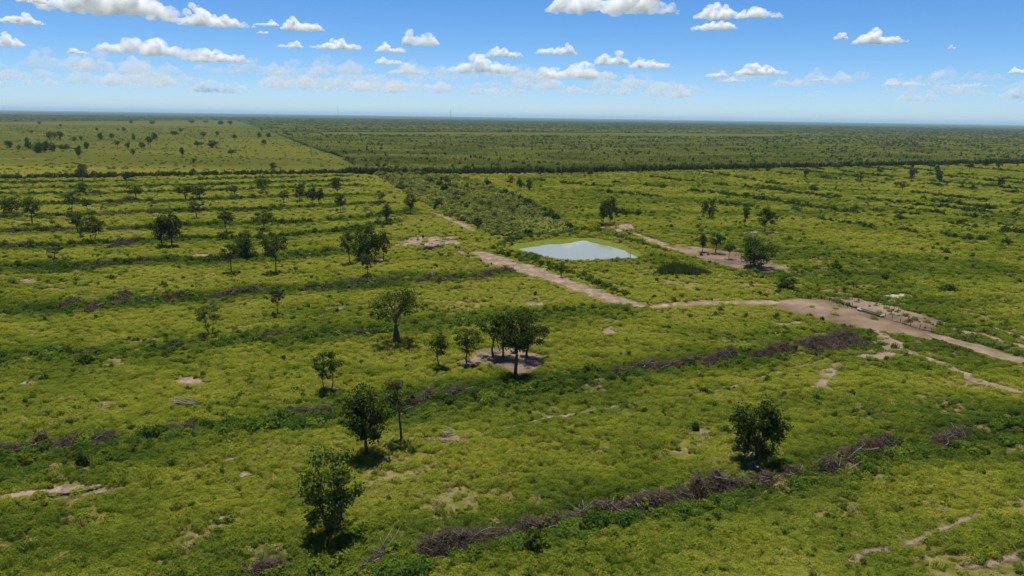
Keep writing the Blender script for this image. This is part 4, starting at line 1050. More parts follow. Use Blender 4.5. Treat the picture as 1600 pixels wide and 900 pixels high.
# ------------------------------------------------------------------ windrow brush piles
def brush_pile(x0, y0, x1, y1, hgt, wid, label, dens=1.0, logs=3, name='brush_pile', chunky=1.0):
    """heap of dead twigs between two pixel points: litter core, tangle of twigs, some thicker bleached branches"""
    _seed[0] += 1
    rng = np.random.default_rng(_seed[0])
    a, b = np.array(G(x0, y0)), np.array(G(x1, y1))
    c = (a + b) / 2; Ln = np.hypot(*(b - a)) * 1.1 + 0.4; ang = math.atan2(b[1] - a[1], b[0] - a[0])
    e = new_obj(name, None, loc=(c[0], c[1], 0)); e.rotation_euler = (0, 0, ang)
    tag(e, label, 'brush pile', 'brush piles along the windrows')
    nu, nv = max(6, int(Ln / 0.7)), 9
    hl = lambda u: hgt * (0.05 + 2.0 * fbm(u / 1.7, u * 0 + x0, 3, 3)) * np.clip(1.1 * np.sqrt(np.clip(1 - (2 * u / Ln) ** 4, 0, 1)) + 0.05, 0, 1)
    U = np.linspace(-Ln / 2, Ln / 2, nu); Vv = np.linspace(-1, 1, nv)
    gu, gv = np.meshgrid(U, Vv, indexing='ij')
    prof = np.clip(1 - np.abs(gv) ** 1.6, 0, 1)
    z = hl(gu) * prof * 0.72 + (fbm(gu / 0.8, gv * 2 + y0, 9, 3) - 0.5) * 0.5 * hgt * prof - 0.06
    mb = MB()
    ii = np.arange(nu - 1)[:, None] * nv + np.arange(nv - 1)[None, :]
    mb.add(np.stack([gu, gv * wid / 2 + (fbm(gu / 1.5, gv, 4) - 0.5) * 0.6, z], -1).reshape(-1, 3), np.stack([ii, ii + nv, ii + nv + 1, ii + 1], -1).reshape(-1, 4))
    new_obj('litter', mb.mesh('litter', M_DUFF), e)
    # twigs: thin three-sided spikes lying over the heap
    n = int(Ln * wid * 26 * dens)
    u = (rng.random(n) - 0.5) * Ln; v = np.clip(rng.normal(size=n) * 0.42, -1, 1)
    base = np.stack([u, v * wid / 2, hl(u) * np.clip(1 - np.abs(v) ** 1.6, 0, 1) * (0.35 + 0.65 * rng.random(n))], 1)
    th = rng.random(n) * 6.283; el = np.abs(rng.normal(size=n)) * 0.55 - 0.08
    d = np.stack([np.cos(th) * np.cos(el), np.sin(th) * np.cos(el), np.sin(el)], 1)
    ln = (0.5 + 1.3 * rng.random(n) ** 1.5) * (0.8 + 0.2 * chunky); r = (0.016 + 0.045 * rng.random(n) ** 3) * chunky
    A = norm(np.cross(d, rng.normal(size=(n, 3)))); B = np.cross(d, A)
    p0, p1 = base - d * ln[:, None] * 0.35, base + d * ln[:, None] * 0.65
    p0[:, 2] = np.maximum(p0[:, 2], 0.0)
    ring = [A * r[:, None], (-0.5 * A + 0.87 * B) * r[:, None], (-0.5 * A - 0.87 * B) * r[:, None]]
    V = np.stack([p0 + ring[0], p0 + ring[1], p0 + ring[2], p1 + ring[0] * 0.4, p1 + ring[1] * 0.4, p1 + ring[2] * 0.4], 1).reshape(-1, 3)
    k = np.arange(n)[:, None] * 6
    Q = np.concatenate([k + np.array([[0, 1, 4, 3]]), k + np.array([[1, 2, 5, 4]]), k + np.array([[2, 0, 3, 5]])])
    tw = new_obj('twigs', mesh_np('twigs', V, Q, M_TWIG), e); tw['kind'] = 'stuff'
    for _ in range(logs):
        uu = (rng.random() - 0.5) * Ln * 0.85; vv = (rng.random() - 0.7) * wid * 0.6
        t0 = rng.random() * 6.28; up = 0.15 + 0.7 * rng.random() ** 2; l = 1.6 + 2.2 * rng.random()
        p = np.array([uu, vv, float(hl(np.array([uu]))[0]) * 0.55]); dr = np.array([math.cos(t0), math.sin(t0) * 0.6, up])
        q = np.linspace(-0.3, 0.7, 5)[:, None]
        pts = p + dr * q * l + np.sin(q * 5) * rng.normal(size=3) * 0.12
        pts[:, 2] = np.maximum(pts[:, 2], 0.05)
        g = MB(); g.tube(pts, np.linspace(0.062, 0.022, 5) * (0.8 + 0.5 * rng.random()) * min(chunky, 1.4), 5)
        g.tube([pts[2], pts[2] + rng.normal(size=3) * 0.3 + np.array([0, 0, 0.35])], [0.04, 0.015], 4)
        new_obj('branch', g.mesh('branch', M_LOG), e)
    return e

for row in [
    (662, 868, 772, 840, 1.7, 4.2, 'broad tangled brush pile at the left end of the nearest windrow', 1.3, 5),
    (770, 842, 880, 820, 1.5, 3.4, 'brown brush pile second along the nearest windrow behind a dark shrub', 1.2, 4),
    (893, 813, 925, 803, 1.0, 2.6, 'small gap-filling pile with crossed bleached branches in the nearest windrow', 1.0, 5),
    (928, 806, 1015, 788, 1.6, 3.4, 'brush pile with thick grey limbs in the middle of the nearest windrow', 1.2, 7),
    (1012, 790, 1082, 776, 1.4, 3.2, 'low brush pile right of the thick grey limbs', 1.2, 4),
    (1080, 778, 1122, 762, 2.0, 3.6, 'highest dark heap of the nearest windrow', 1.4, 4),
    (1122, 768, 1180, 756, 1.2, 3.0, 'flat brush pile right of the highest dark heap', 1.1, 4),
    (1180, 758, 1242, 742, 1.3, 3.2, 'brush pile below the dark round-crowned tree', 1.2, 3),
    (1283, 742, 1332, 716, 1.7, 4.4, 'spiky brush heap with a pale fallen limb right of the dark round-crowned tree', 1.2, 5),
    (1345, 710, 1396, 694, 1.4, 4.0, 'loose brush pile with a long dark limb in the right windrow', 1.0, 4),
    (1380, 722, 1402, 712, 0.9, 3.0, 'small twiggy pile in front of the loose brush pile', 1.0, 1),
    (1462, 700, 1508, 676, 1.3, 3.8, 'twiggy pile near the right end of the nearest windrow', 1.0, 3),
    (566, 893, 606, 862, 0.8, 2.0, 'narrow stack of fallen limbs at the bottom edge', 0.9, 6),
    (388, 900, 445, 888, 1.2, 3.2, 'brown pile cut off by the bottom edge', 1.2, 0),
    (-5, 712, 50, 706, 1.4, 4.5, 'brown pile at the left edge of the second windrow', 1.1, 1),
    (55, 706, 78, 698, 2.2, 2.4, 'steep pointed heap near the left edge of the second windrow', 1.3, 4),
    (92, 702, 182, 686, 1.4, 4.5, 'long brown pile in the left of the second windrow', 1.1, 2),
    (262, 678, 304, 668, 1.1, 3.0, 'low pile half hidden by shrubs in the second windrow', 1.0, 0),
    (428, 656, 514, 647, 1.3, 3.4, 'clean grey-brown brush pile left of the rounded dense tree', 1.2, 2),
    (635, 640, 675, 622, 1.5, 3.6, 'purple-brown pile beside the slim sparse tree', 1.2, 3),
    (698, 626, 728, 614, 1.3, 3.2, 'short pile in shrubs right of the slim sparse tree', 1.0, 2),
    (960, 586, 1032, 571, 1.5, 3.6, 'brush pile with a white stick at the start of the bare-branch windrow', 1.1, 4),
    (1024, 580, 1092, 568, 1.3, 3.4, 'middle grey brush pile of the bare-branch windrow', 1.1, 4),
    (1102, 574, 1146, 556, 1.8, 4.0, 'rounded heap with bleached roots in the bare-branch windrow', 1.2, 5),
    (1178, 562, 1232, 546, 1.4, 3.8, 'dark mound left of the big wide brush heap', 1.1, 1),
    (1256, 547, 1334, 532, 1.9, 9.0, 'big wide brush heap below the trampled yard', 1.0, 9),
    (1335, 546, 1362, 544, 0.5, 1.6, 'low scatter of sticks right of the big wide brush heap', 0.9, 3),
    (556, 524, 584, 517, 1.0, 3.0, 'broken stump heap left of the bottle tree', 1.0, 4),
    (404, 530, 462, 521, 1.0, 3.0, 'faint grey pile left of the broken stump heap', 0.9, 1)]:
    brush_pile(*row)
for row in [
    (95, 482, 122, 473, 1.4, 3.6, 'leftmost pile of the third windrow'),
    (134, 490, 152, 480, 1.3, 3.4, 'low pile in front of the two-lobed heap'),
    (168, 482, 200, 464, 1.8, 5.0, 'two-lobed dark heap in the left pasture'),
    (205, 476, 262, 467, 1.2, 3.4, 'long low pile right of the two-lobed heap'),
    (264, 469, 292, 463, 1.5, 3.4, 'humped pile between the two-lobed heap and the long ridge'),
    (334, 467, 412, 455, 1.6, 4.0, 'long ridge of dead brush in the left pasture'),
    (478, 453, 532, 449, 1.2, 3.4, 'pile of brush below the tallest straight tree'),
    (255, 546, 302, 537, 1.0, 3.2, 'small brown pile below the grey vase-shaped tree'),
    (543, 445, 622, 438, 1.1, 3.4, 'brown strip of brush below the dark clump'),
    (655, 444, 678, 434, 1.5, 3.4, 'round brown pile below the sand patch'),
    (682, 444, 712, 434, 1.6, 3.2, 'pile with a dark upright stump below the sand patch'),
    (745, 436, 798, 423, 1.6, 4.0, 'brush pile with arched limbs beside the pond path'),
    (650, 394, 692, 387, 1.1, 3.0, 'dark strip of brush in front of the pink sand patch'),
    (120, 421, 190, 412, 1.2, 3.4, 'long pile near the nearly bare grey small tree'),
    (212, 415, 240, 408, 1.4, 3.4, 'short dark pile below the big two-trunked pair'),
    (8, 389, 62, 384, 1.4, 3.6, 'brown pile at the left edge below the pale pair'),
    (172, 388, 226, 377, 1.7, 4.0, 'tall brown pile with an upright snag in the left pasture'),
    (82, 365, 112, 360, 1.3, 3.6, 'short brown pile left of the leaning-together pair'),
    (8, 366, 46, 361, 1.2, 3.4, 'brown pile at the left edge on the next row up'),
    (180, 360, 232, 355, 1.2, 3.4, 'grey pile between the two big dark pairs'),
    (272, 378, 312, 372, 1.2, 3.2, 'grey brush strip right of the big two-trunked pair'),
    (66, 341, 110, 337, 1.2, 3.2, 'brown pile under the thin-trunked tree'),
    (160, 338, 278, 331, 1.3, 3.6, 'longest far brush row in the left pasture'),
    (186, 320, 208, 311, 1.9, 3.8, 'rounded red-brown heap far in the left pasture'),
    (234, 320, 272, 314, 1.3, 3.4, 'red-brown row right of the rounded red-brown heap'),
    (140, 307, 178, 303, 1.2, 3.2, 'far dark row close to the hedge'),
    (215, 305, 236, 301, 1.5, 3.4, 'small far heap close to the hedge'),
    (372, 332, 400, 328, 1.2, 3.2, 'far pale brush strip right of the pale open tree'),
    (15, 297, 40, 294, 1.2, 3.0, 'far brown strip at the left edge near the hedge')]:
    brush_pile(*row, dens=0.45, logs=1, chunky=1.7)

# ------------------------------------------------------------------ shrubs along the windrows (the larger ones one by one)
SHRUBS = [proto_mound('shrub', 700 + i, 1000, 1.3, 1.35, 0.22, M_SHRUB, lobes=8, core=True) for i in range(6)]
DARKSHRUB = [proto_mound('shrub', 720 + i, 620, 1.2, 1.45, 0.28, M_TREE_DARK, lobes=6, core=True) for i in range(3)]
def shrub(x, y, s, label, group=None, sz=1.0, dark=False, name='shrub'):
    o = new_obj(name, random.choice(DARKSHRUB if dark else SHRUBS), loc=(x, y, -0.06))
    o.scale = (s, s, s * sz); o.rotation_euler = (0, 0, random.random() * 6.28)
    return tag(o, label, 'shrub', group)
def along(row, x0, x1, n, off, spread, smin, smax, label, group, sz=1.1):
    pts = []
    P = np.array(row); q = np.array([proj((p[0], p[1], 0))[0] for p in P])
    for _ in range(n):
        px = x0 + (x1 - x0) * random.random()
        gx = np.interp(px, q, P[:, 0]); gy = np.interp(px, q, P[:, 1])
        x, y = gx + random.gauss(0, 0.6), gy + off + random.gauss(0, spread)
        if in_soil(np.array([x]), np.array([y]))[0]: continue
        shrub(x, y, smin + (smax - smin) * random.random() ** 1.6, label, group, sz * random.uniform(0.75, 1.2))
along(WINDROWS[0], 580, 1260, 36, -2.6, 0.8, 0.7, 1.35, 'leafy green shrub in front of the nearest brush windrow', 'shrubs of the nearest windrow')
along(WINDROWS[0], 1240, 1610, 30, -0.6, 2.2, 0.7, 1.4, 'leafy green shrub among the brush piles at the right end of the nearest windrow', 'shrubs at the right end of the nearest windrow')
along(WINDROWS[1], -20, 440, 40, -1.8, 1.5, 0.8, 1.55, 'leafy green shrub along the left part of the second windrow', 'shrubs of the second windrow, left part')
along(WINDROWS[1], 430, 960, 42, -1.6, 1.7, 0.75, 1.45, 'leafy green shrub along the middle of the second windrow', 'shrubs of the second windrow, middle part')
along(WINDROWS[1], 940, 1340, 18, -2.4, 1.4, 0.6, 1.2, 'leafy green shrub before the bare-branch windrow', 'shrubs of the bare-branch windrow')
along(WINDROWS[2], -20, 590, 36, -0.4, 2.4, 0.8, 1.6, 'leafy green shrub in the overgrown third windrow', 'shrubs of the third windrow, left part')
along(WINDROWS[2], 580, 1000, 26, 0, 1.6, 0.75, 1.45, 'leafy green shrub in the row behind the bottle tree', 'shrubs of the third windrow, right part')
along(WINDROWS[3], -20, 800, 26, -0.6, 1.7, 0.8, 1.5, 'leafy green shrub along the windrow with the two-lobed heap', 'shrubs of the fourth windrow')
for px, py, s, sz, lab in [(836, 862, 1.25, 1.35, 'dark dense shrub standing out in front of the nearest brush windrow'), (128, 726, 0.8, 1.6, 'small upright dark shrub in the second windrow'), (1085, 672, 0.75, 1.3, 'dark bush beside the small sand patch'),
                           (1150, 705, 0.8, 1.0, 'dark low shrub at the left foot of the dark round-crowned tree'), (1304, 421, 1.8, 1.0, 'round dark bush right of the willow-like tree'), (1383, 437, 1.5, 0.9, 'dark bush beyond the fence'),
                           (1478, 455, 2.0, 0.8, 'wide dark bush farthest right beyond the fence'), (884, 487, 0.9, 1.2, 'dark little bush in the row behind the tree clump'), (132, 568, 1.4, 1.1, 'grey-green dark bush in the overgrown third windrow'),
                           (1006, 645, 0.5, 1.3, 'lone dark tuft in the middle of the pasture'), (1018, 606, 0.55, 1.2, 'dark tuft below the bare-branch windrow')]:
    x, y = G(px, py); shrub(x, y, s, lab, None, sz, True)
# shrubs round the pond
for i in range(34):
    t = random.random()
    a = [(775, 392), (800, 378), (840, 372), (890, 370), (915, 366)]; b = [(935, 366), (965, 374), (1000, 385), (1035, 394), (1045, 398)]; c = [(770, 395), (800, 402), (830, 412), (870, 424), (910, 436)]
    ln, lab, grp = ((a, 'green shrub on the left and far bank of the pond', 'shrubs on the far pond bank'), (b, 'dark green shrub on the right bank of the pond', 'shrubs on the right pond bank'), (c, 'green shrub between the pond and the sandy path', 'shrubs on the near pond bank'))[0 if i < 14 else 1 if i < 26 else 2]
    k = t * (len(ln) - 1.001); j = int(k); f_ = k - j
    x, y = G(ln[j][0] * (1 - f_) + ln[j + 1][0] * f_, ln[j][1] * (1 - f_) + ln[j + 1][1] * f_)
    o = shrub(x, y + random.gauss(0, 1), random.uniform(0.9, 1.7) if i < 26 else random.uniform(0.5, 0.9), lab, grp, random.uniform(0.8, 1.1))
    o.location.z = float(bank_z(np.array([x]), np.array([y]))[0]) - 0.1

# ------------------------------------------------------------------ reeds, fence, trough, cattle, small things
def reeds():
    rng = np.random.default_rng(3)
    x0, y0 = G(1020, 432); x1, y1 = G(1112, 430)
    n = 2600
    u = rng.normal(size=n) * 0.28 + 0.5; k = (u > 0) & (u < 1); u = u[k]; n = len(u)
    x = x0 + (x1 - x0) * u; y = y0 + (y1 - y0) * u + rng.random(n) ** 1.3 * 13 * np.sin(np.clip(u, 0, 1) * 3.14)
    h = 1.3 + 1.5 * rng.random(n) * np.sin(np.clip(u, 0, 1) * 3.14); th = rng.random(n) * 6.28
    d = np.stack([np.cos(th), np.sin(th)], 1) * 0.11; lean = rng.normal(size=(n, 2)) * 0.28
    b = np.stack([x, y, x * 0], 1); t = np.stack([x + lean[:, 0], y + lean[:, 1], h], 1)
    dd = np.column_stack([d, np.zeros(n)])
    V = np.stack([b - dd, b + dd, t], 1).reshape(-1, 3)
    mt = leaf_mat('reed_leaf', [(0.0, (0.035, 0.055, 0.012)), (0.6, (0.085, 0.120, 0.024)), (1.0, (0.17, 0.18, 0.045))], 0.3, spread=0.9)
    tag(new_obj('reeds', mesh_np('reeds', V, np.arange(3 * n).reshape(n, 3), mt)), 'patch of dark upright reeds right of the pond', kind='stuff')
reeds()

def fence(pts, step, h, label, seed, wires=3, r=0.065):
    rng = random.Random(seed)
    P = np.array(L_(pts)); s = np.concatenate([[0], np.cumsum(np.hypot(*np.diff(P, axis=0).T))])
    n = int(s[-1] / step)
    e = new_obj('fence', None, loc=(P[0, 0], P[0, 1], 0)); tag(e, label, 'fence')
    g = MB(); g.tube([(0, 0, -0.1), (0, 0, h * 0.5), (0, 0, h)], [r, r * 0.95, r * 0.8], 6); pm = g.mesh('post', M_POST)
    tops = []
    for i in range(n + 1):
        u = i * step + rng.gauss(0, 0.15)
        x, y = np.interp(u, s, P[:, 0]) - P[0, 0], np.interp(u, s, P[:, 1]) - P[0, 1]
        o = new_obj('post', pm, e, (x, y, 0)); o.rotation_euler = (rng.gauss(0, 0.05), rng.gauss(0, 0.05), rng.random() * 6); o.scale = (1, 1, rng.uniform(0.85, 1.2))
        tops.append((x, y))
    for k in range(wires):
        g = MB(); z = h * (0.35 + 0.55 * k / max(1, wires - 1))
        g.tube([(x, y, z) for x, y in tops], [0.007] * len(tops), 3); new_obj('wire', g.mesh('wire', M_POST), e)
fence([(1283, 467), (1300, 472), (1334, 484)], 1.3, 1.5, 'close-set post fence at the top of the trampled yard left of the trough', 1, r=0.085)
fence([(1381, 496), (1400, 503), (1440, 516), (1500, 530), (1560, 546), (1640, 570)], 2.6, 1.35, 'post and wire fence along the dirt road right of the trough', 2)
fence([(1286, 463), (1340, 470), (1390, 482), (1412, 494)], 2.4, 1.2, 'thin post fence across the pale soil behind the trough', 3, 2, 0.055)
fence([(1490, 528), (1530, 536), (1570, 549), (1640, 568)], 2.0, 1.2, 'short second line of posts near the right edge', 4, 2, 0.055)

def trough():
    a, b = np.array(G(1343, 485)), np.array(G(1378, 496)); c = (a + b) / 2; L = np.hypot(*(b - a)); ang = math.atan2(b[1] - a[1], b[0] - a[0])
    e = new_obj('cattle_trough', None, loc=(c[0], c[1], 0)); e.rotation_euler = (0, 0, ang); tag(e, 'long dark cattle trough with a pale end beside the fence', 'trough')
    g = MB(); w, h, t = 0.55, 0.62, 0.09
    g.box((-L / 2, -w, 0), (L / 2, w, 0.14)); g.box((-L / 2, -w, 0.141), (L / 2, -w + t, h)); g.box((-L / 2, w - t, 0.141), (L / 2, w, h))
    new_obj('basin', g.mesh('basin', M_POST), e)
    for s in (-1, 1):
        g = MB(); x = s * (L / 2 + 0.06); g.box((x - 0.058, -w - 0.03, 0), (x + 0.058, w + 0.03, h + 0.05)); new_obj('end_wall', g.mesh('end_wall', M_CONC), e)
    g = MB(); g.box((-L / 2 + 0.02, -w + t + 0.005, 0.3), (L / 2 - 0.02, w - t - 0.005, 0.44))
    mt = noisy_mat('trough_water', [(0.3, (0.03, 0.035, 0.03)), (0.7, (0.05, 0.055, 0.045))], 1, rough=0.08); new_obj('water', g.mesh('water', mt), e)
    g = MB(); g.box((-L / 2 - 0.02, -w - 0.25, 0.30), (-L / 2 + 1.3, -w - 0.03, 0.58)); new_obj('splash_slab', g.mesh('splash_slab', M_CONC), e)
trough()

def cow(px, py, label, rz):
    """black cow standing, one skinned body"""
    x, y = G(px, py)
    me = bpy.data.meshes.new('cow'); bm = bmesh.new()
    J = {'hip': (-0.62, 0, 1.12), 'belly': (0, 0, 1.02), 'chest': (0.55, 0, 1.08), 'neck': (0.92, 0, 1.2), 'head': (1.22, 0, 1.24), 'nose': (1.5, 0, 1.04), 'rump': (-0.88, 0, 1.14), 'tail': (-0.98, 0, 0.62)}
    R = {'hip': .30, 'belly': .34, 'chest': .31, 'neck': .19, 'head': .14, 'nose': .09, 'rump': .17, 'tail': .035}
    E = [('belly', 'hip'), ('belly', 'chest'), ('chest', 'neck'), ('neck', 'head'), ('head', 'nose'), ('hip', 'rump'), ('rump', 'tail')]
    for s, q in ((-1, 'l'), (1, 'r')):
        J['fk' + q] = (0.55, s * .2, 0.68); J['ff' + q] = (0.52, s * .2, 0.34); J['fh' + q] = (0.55, s * .2, 0.03)
        J['hk' + q] = (-0.55, s * .22, 0.76); J['hh' + q] = (-0.78, s * .22, 0.44); J['hf' + q] = (-0.72, s * .22, 0.03)
        J['e' + q] = (1.16, s * .2, 1.33)
        for n_, r_ in (('fk', .12), ('ff', .065), ('fh', .06), ('hk', .14), ('hh', .07), ('hf', .06), ('e', .04)): R[n_ + q] = r_
        E += [('chest', 'fk' + q), ('fk' + q, 'ff' + q), ('ff' + q, 'fh' + q), ('hip', 'hk' + q), ('hk' + q, 'hh' + q), ('hh' + q, 'hf' + q), ('head', 'e' + q)]
    vs = {k: bm.verts.new(v) for k, v in J.items()}
    for a, b in E: bm.edges.new((vs[a], vs[b]))
    names = list(J); bm.to_mesh(me); bm.free()
    o = new_obj('cow', me, loc=(x, y, 0)); o.rotation_euler = (0, 0, rz)
    o.modifiers.new('skin', 'SKIN'); sv = me.skin_vertices[0].data if me.skin_vertices else None
    if sv is None:
        bm = bmesh.new(); bm.from_mesh(me); bm.verts.layers.skin.verify(); bm.to_mesh(me); bm.free(); sv = me.skin_vertices[0].data
    for i, k in enumerate(names): sv[i].radius = (R[k], R[k]); sv[i].use_root = k == 'belly'
    o.modifiers.new('smooth', 'SUBSURF').levels = 1
    me.materials.append(M_HIDE)
    tag(o, label, 'cow')
cow(661, 373, 'black cow standing on the pink sand patch', 1.9)
cow(410, 362, 'black cow under the round-crowned tree in the left pasture', 0.1)

def sticks(px, py, wpx, n, label, name, seed, r=0.07):
    rng = np.random.default_rng(seed); x, y = G(px, py); W = wpx * mpp(px, py)
    e = new_obj(name, None, loc=(x, y, 0)); tag(e, label, 'dead wood')
    for i in range(n):
        l = W * (0.35 + 0.55 * rng.random()); c = np.array([(rng.random() - 0.5) * (W - l), (rng.random() - 0.5) * 2.2, 0.35 + 0.35 * rng.random()]); a = rng.normal() * 0.3
        q = np.linspace(-0.5, 0.5, 6)[:, None]; d = np.array([math.cos(a), math.sin(a), rng.normal() * 0.06])
        pts = c + q * l * d + np.sin(q * 6 + rng.random() * 6) * rng.normal(size=3) * 0.12
        g = MB(); g.tube(pts, np.linspace(r * 1.2, r * 0.4, 6), 5)
        g.tube([pts[2], pts[2] + np.array([0.7, rng.normal() * 0.4, 0.25])], [r * 0.6, r * 0.25], 4); new_obj('limb', g.mesh('limb', M_LOG), e)
sticks(290, 633, 58, 8, 'bleached fallen tree limbs lying in the left pasture grass', 'fallen_branches', 5)
sticks(700, 683, 22, 4, 'dark fallen limbs on the bare strip right of the slim sparse tree', 'fallen_branches', 6, 0.09)
sticks(1172, 729, 20, 3, 'fallen limbs in the shade of the dark round-crowned tree', 'fallen_branches', 8, 0.08)

def stump(px, py, label):
    x, y = G(px, py); g = MB()
    t = np.linspace(0, 1, 7)[:, None]
    pts = np.array([0, 0, -0.1]) + t * np.array([0.75, 0.1, 1.05]) + np.sin(t * 4) * np.array([0.1, 0.08, 0])
    g.tube(pts, [0.62, 0.55, 0.5, 0.36, 0.26, 0.16, 0.05], 9)
    g.tube([(0.2, 0, 0.3), (-0.5, -0.2, 0.12), (-0.9, -0.3, 0.02)], [0.3, 0.2, 0.06], 6)
    tag(new_obj('tree_stump', g.mesh('tree_stump', M_PALE, True), loc=(x, y, 0)), label, 'stump')
stump(38, 602, 'whitish weathered stump leaning in the grass at the left edge')

def pole(px, py, ty, label):
    x, y = G(px, py); h = height_for(px, py, ty); g = MB()
    g.tube([(0, 0, -0.2), (0.02, 0, h * 0.5), (0, 0, h)], [0.11, 0.1, 0.08], 6); g.tube([(-0.25, 0, h - 0.12), (0.25, 0, h - 0.12)], [0.05, 0.05], 5)
    tag(new_obj('pole', g.mesh('pole', M_POST), loc=(x, y, 0)), label, 'pole')
pole(984, 410, 392, 'thin wooden pole standing at the near right corner of the pond')
pole(877, 431, 408, 'dark wooden post beside the tiny thin tree on the near pond bank')

def mast(px, ytop, dist, label):
    """guyed lattice radio mast far out in the woodland"""
    d = ray(px, 181 + (px - 800) * 0.0147); d = d / math.hypot(d[0], d[1]); x, y = d[0] * dist, d[1] * dist
    t = ray(px, ytop); h = CAM_Z + t[2] / math.hypot(t[0], t[1]) * dist
    e = new_obj('radio_mast', None, loc=(x, y, 0)); tag(e, label, 'mast')
    w = 1.4; g = MB(); C = [(w * math.cos(a), w * math.sin(a)) for a in (0.3, 2.4, 4.5)]
    for c in C: g.tube([(c[0], c[1], 0), (c[0], c[1], h)], [0.32, 0.3], 5)
    k = int(h / 4)
    for i in range(k):
        for j in range(3):
            a, b = C[j], C[(j + 1) % 3]
            g.tube([(a[0], a[1], i * h / k), (b[0], b[1], (i + 1) * h / k)], [0.14, 0.14], 4)
    new_obj('lattice', g.mesh('lattice', M_STEEL), e)
    for j in range(3):
        a = 0.3 + 2.1 * j; g = MB(); g.tube([(0, 0, h * 0.92), (math.cos(a) * h * 0.5, math.sin(a) * h * 0.5, 0)], [0.05, 0.05], 3); new_obj('guy_wire', g.mesh('guy_wire', M_STEEL), e)
mast(528, 165, 5200, 'thin radio mast on the horizon at left')
mast(704, 168.5, 5600, 'thin radio mast on the horizon above the scrub')

# ------------------------------------------------------------------ clouds: real bodies of vapour high above the plain
def vapour(name, dens, scale):
    mt, t, N, L = nt(name)
    out = N.new('ShaderNodeOutputMaterial'); v = N.new('ShaderNodeVolumeScatter')
    v.inputs['Color'].default_value = (1, 1, 1, 1); v.inputs['Density'].default_value = dens; v.inputs['Anisotropy'].default_value = 0.0
    tc = N.new('ShaderNodeTexCoord'); nz = N.new('ShaderNodeTexNoise'); nz.inputs['Scale'].default_value = scale; nz.inputs['Detail'].default_value = 3
    nz.inputs['Roughness'].default_value = 0.6
    L.new(tc.outputs['Object'], nz.inputs['Vector'])
    mr = N.new('ShaderNodeMapRange'); mr.interpolation_type = 'SMOOTHSTEP'; mr.inputs['From Min'].default_value = 0.33; mr.inputs['From Max'].default_value = 0.66
    mr.inputs['To Max'].default_value = dens * 2.0
    L.new(nz.outputs[0], mr.inputs['Value']); L.new(mr.outputs[0], v.inputs['Density'])
    L.new(v.outputs[0], out.inputs['Volume'])
    return mt
def cloud_mesh(seed, asp, puffs):
    """unit-wide heap of puffs on a flat base, asp = height / width, welded into one skin"""
    rng = np.random.default_rng(seed)
    bm = bmesh.new()
    S = []
    peak = [(rng.random() - 0.5) * 0.62 for _ in range(3)]; ph = [1.0, 0.55 + 0.35 * rng.random(), 0.4 + 0.3 * rng.random()]
    def env(x):
        e = max(h * math.exp(-((x - p) / (0.13 + 0.06 * h)) ** 2) for p, h in zip(peak, ph))
        return max(0.26, e) * max(0.12, 1 - abs(2 * x) ** 2.6)
    for k in range(puffs):                                    # unbroken foot
        x = (k + 0.5) / puffs - 0.5 + rng.normal() * 0.01
        r = min(asp * (0.20 + 0.16 * env(x)), 0.13) * (0.8 + 0.4 * rng.random()) * (0.45 + 0.55 * min(1, (0.5 - abs(x)) * 6))
        S.append((x * 0.95, rng.normal() * 0.05, r * 0.45, r))
    for k in range(puffs * 2):                                # heaped tops
        x = (rng.random() - 0.5) * 0.86 if k % 2 else float(np.clip(peak[k % 3] + rng.normal() * 0.09, -0.44, 0.44))
        e = env(x); r = asp * (0.13 + 0.16 * rng.random()) * (0.5 + 0.5 * e)
        z = r * 0.3 + max(0, asp * e - r * 1.15) * rng.random() ** 0.7
        S.append((x, rng.normal() * 0.10 * (0.4 + e), z, r))
    for x, y, z, r in list(S):
        for _ in range(4):
            u = norm(rng.normal(size=3)); u[2] = abs(u[2]) * 0.9 - 0.1
            S.append((x + u[0] * r * 1.02, y + u[1] * r, z + u[2] * r, r * (0.22 + 0.22 * rng.random())))
    for x, y, z, r in S:
        bmesh.ops.create_icosphere(bm, subdivisions=1 if r < asp * 0.09 else 2, radius=r, matrix=Matrix.Translation((x, y, z)))
    for v in bm.verts:
        if v.co.z < 0: v.co.z *= 0.3
    me = bpy.data.meshes.new('cloud'); bm.to_mesh(me); bm.free()
    o = bpy.data.objects.new('cloud_tmp', me); COL.objects.link(o)
    md = o.modifiers.new('weld', 'REMESH'); md.mode = 'VOXEL'; md.voxel_size = max(asp / 24, 0.007)
    dg = bpy.context.evaluated_depsgraph_get()
    out = bpy.data.meshes.new_from_object(o.evaluated_get(dg))
    bpy.data.objects.remove(o); bpy.data.meshes.remove(me)
    V = np.zeros(len(out.vertices) * 3, np.float32); out.vertices.foreach_get('co', V); V = V.reshape(-1, 3)
    Nn = np.zeros(len(V) * 3, np.float32); out.vertices.foreach_get('normal', Nn); Nn = Nn.reshape(-1, 3)
    q = 9 / asp * 0.5
    dsp = (fbm(V[:, 0] * q + V[:, 1] * q * 0.7, V[:, 2] * q + V[:, 1] * q * 0.4, seed, 4) - 0.5) * asp * 0.22
    V = V + Nn * dsp[:, None]
    out.vertices.foreach_set('co', V.astype(np.float32).ravel()); out.update()
    out.name = 'cloud'
    return out
_CM = {}
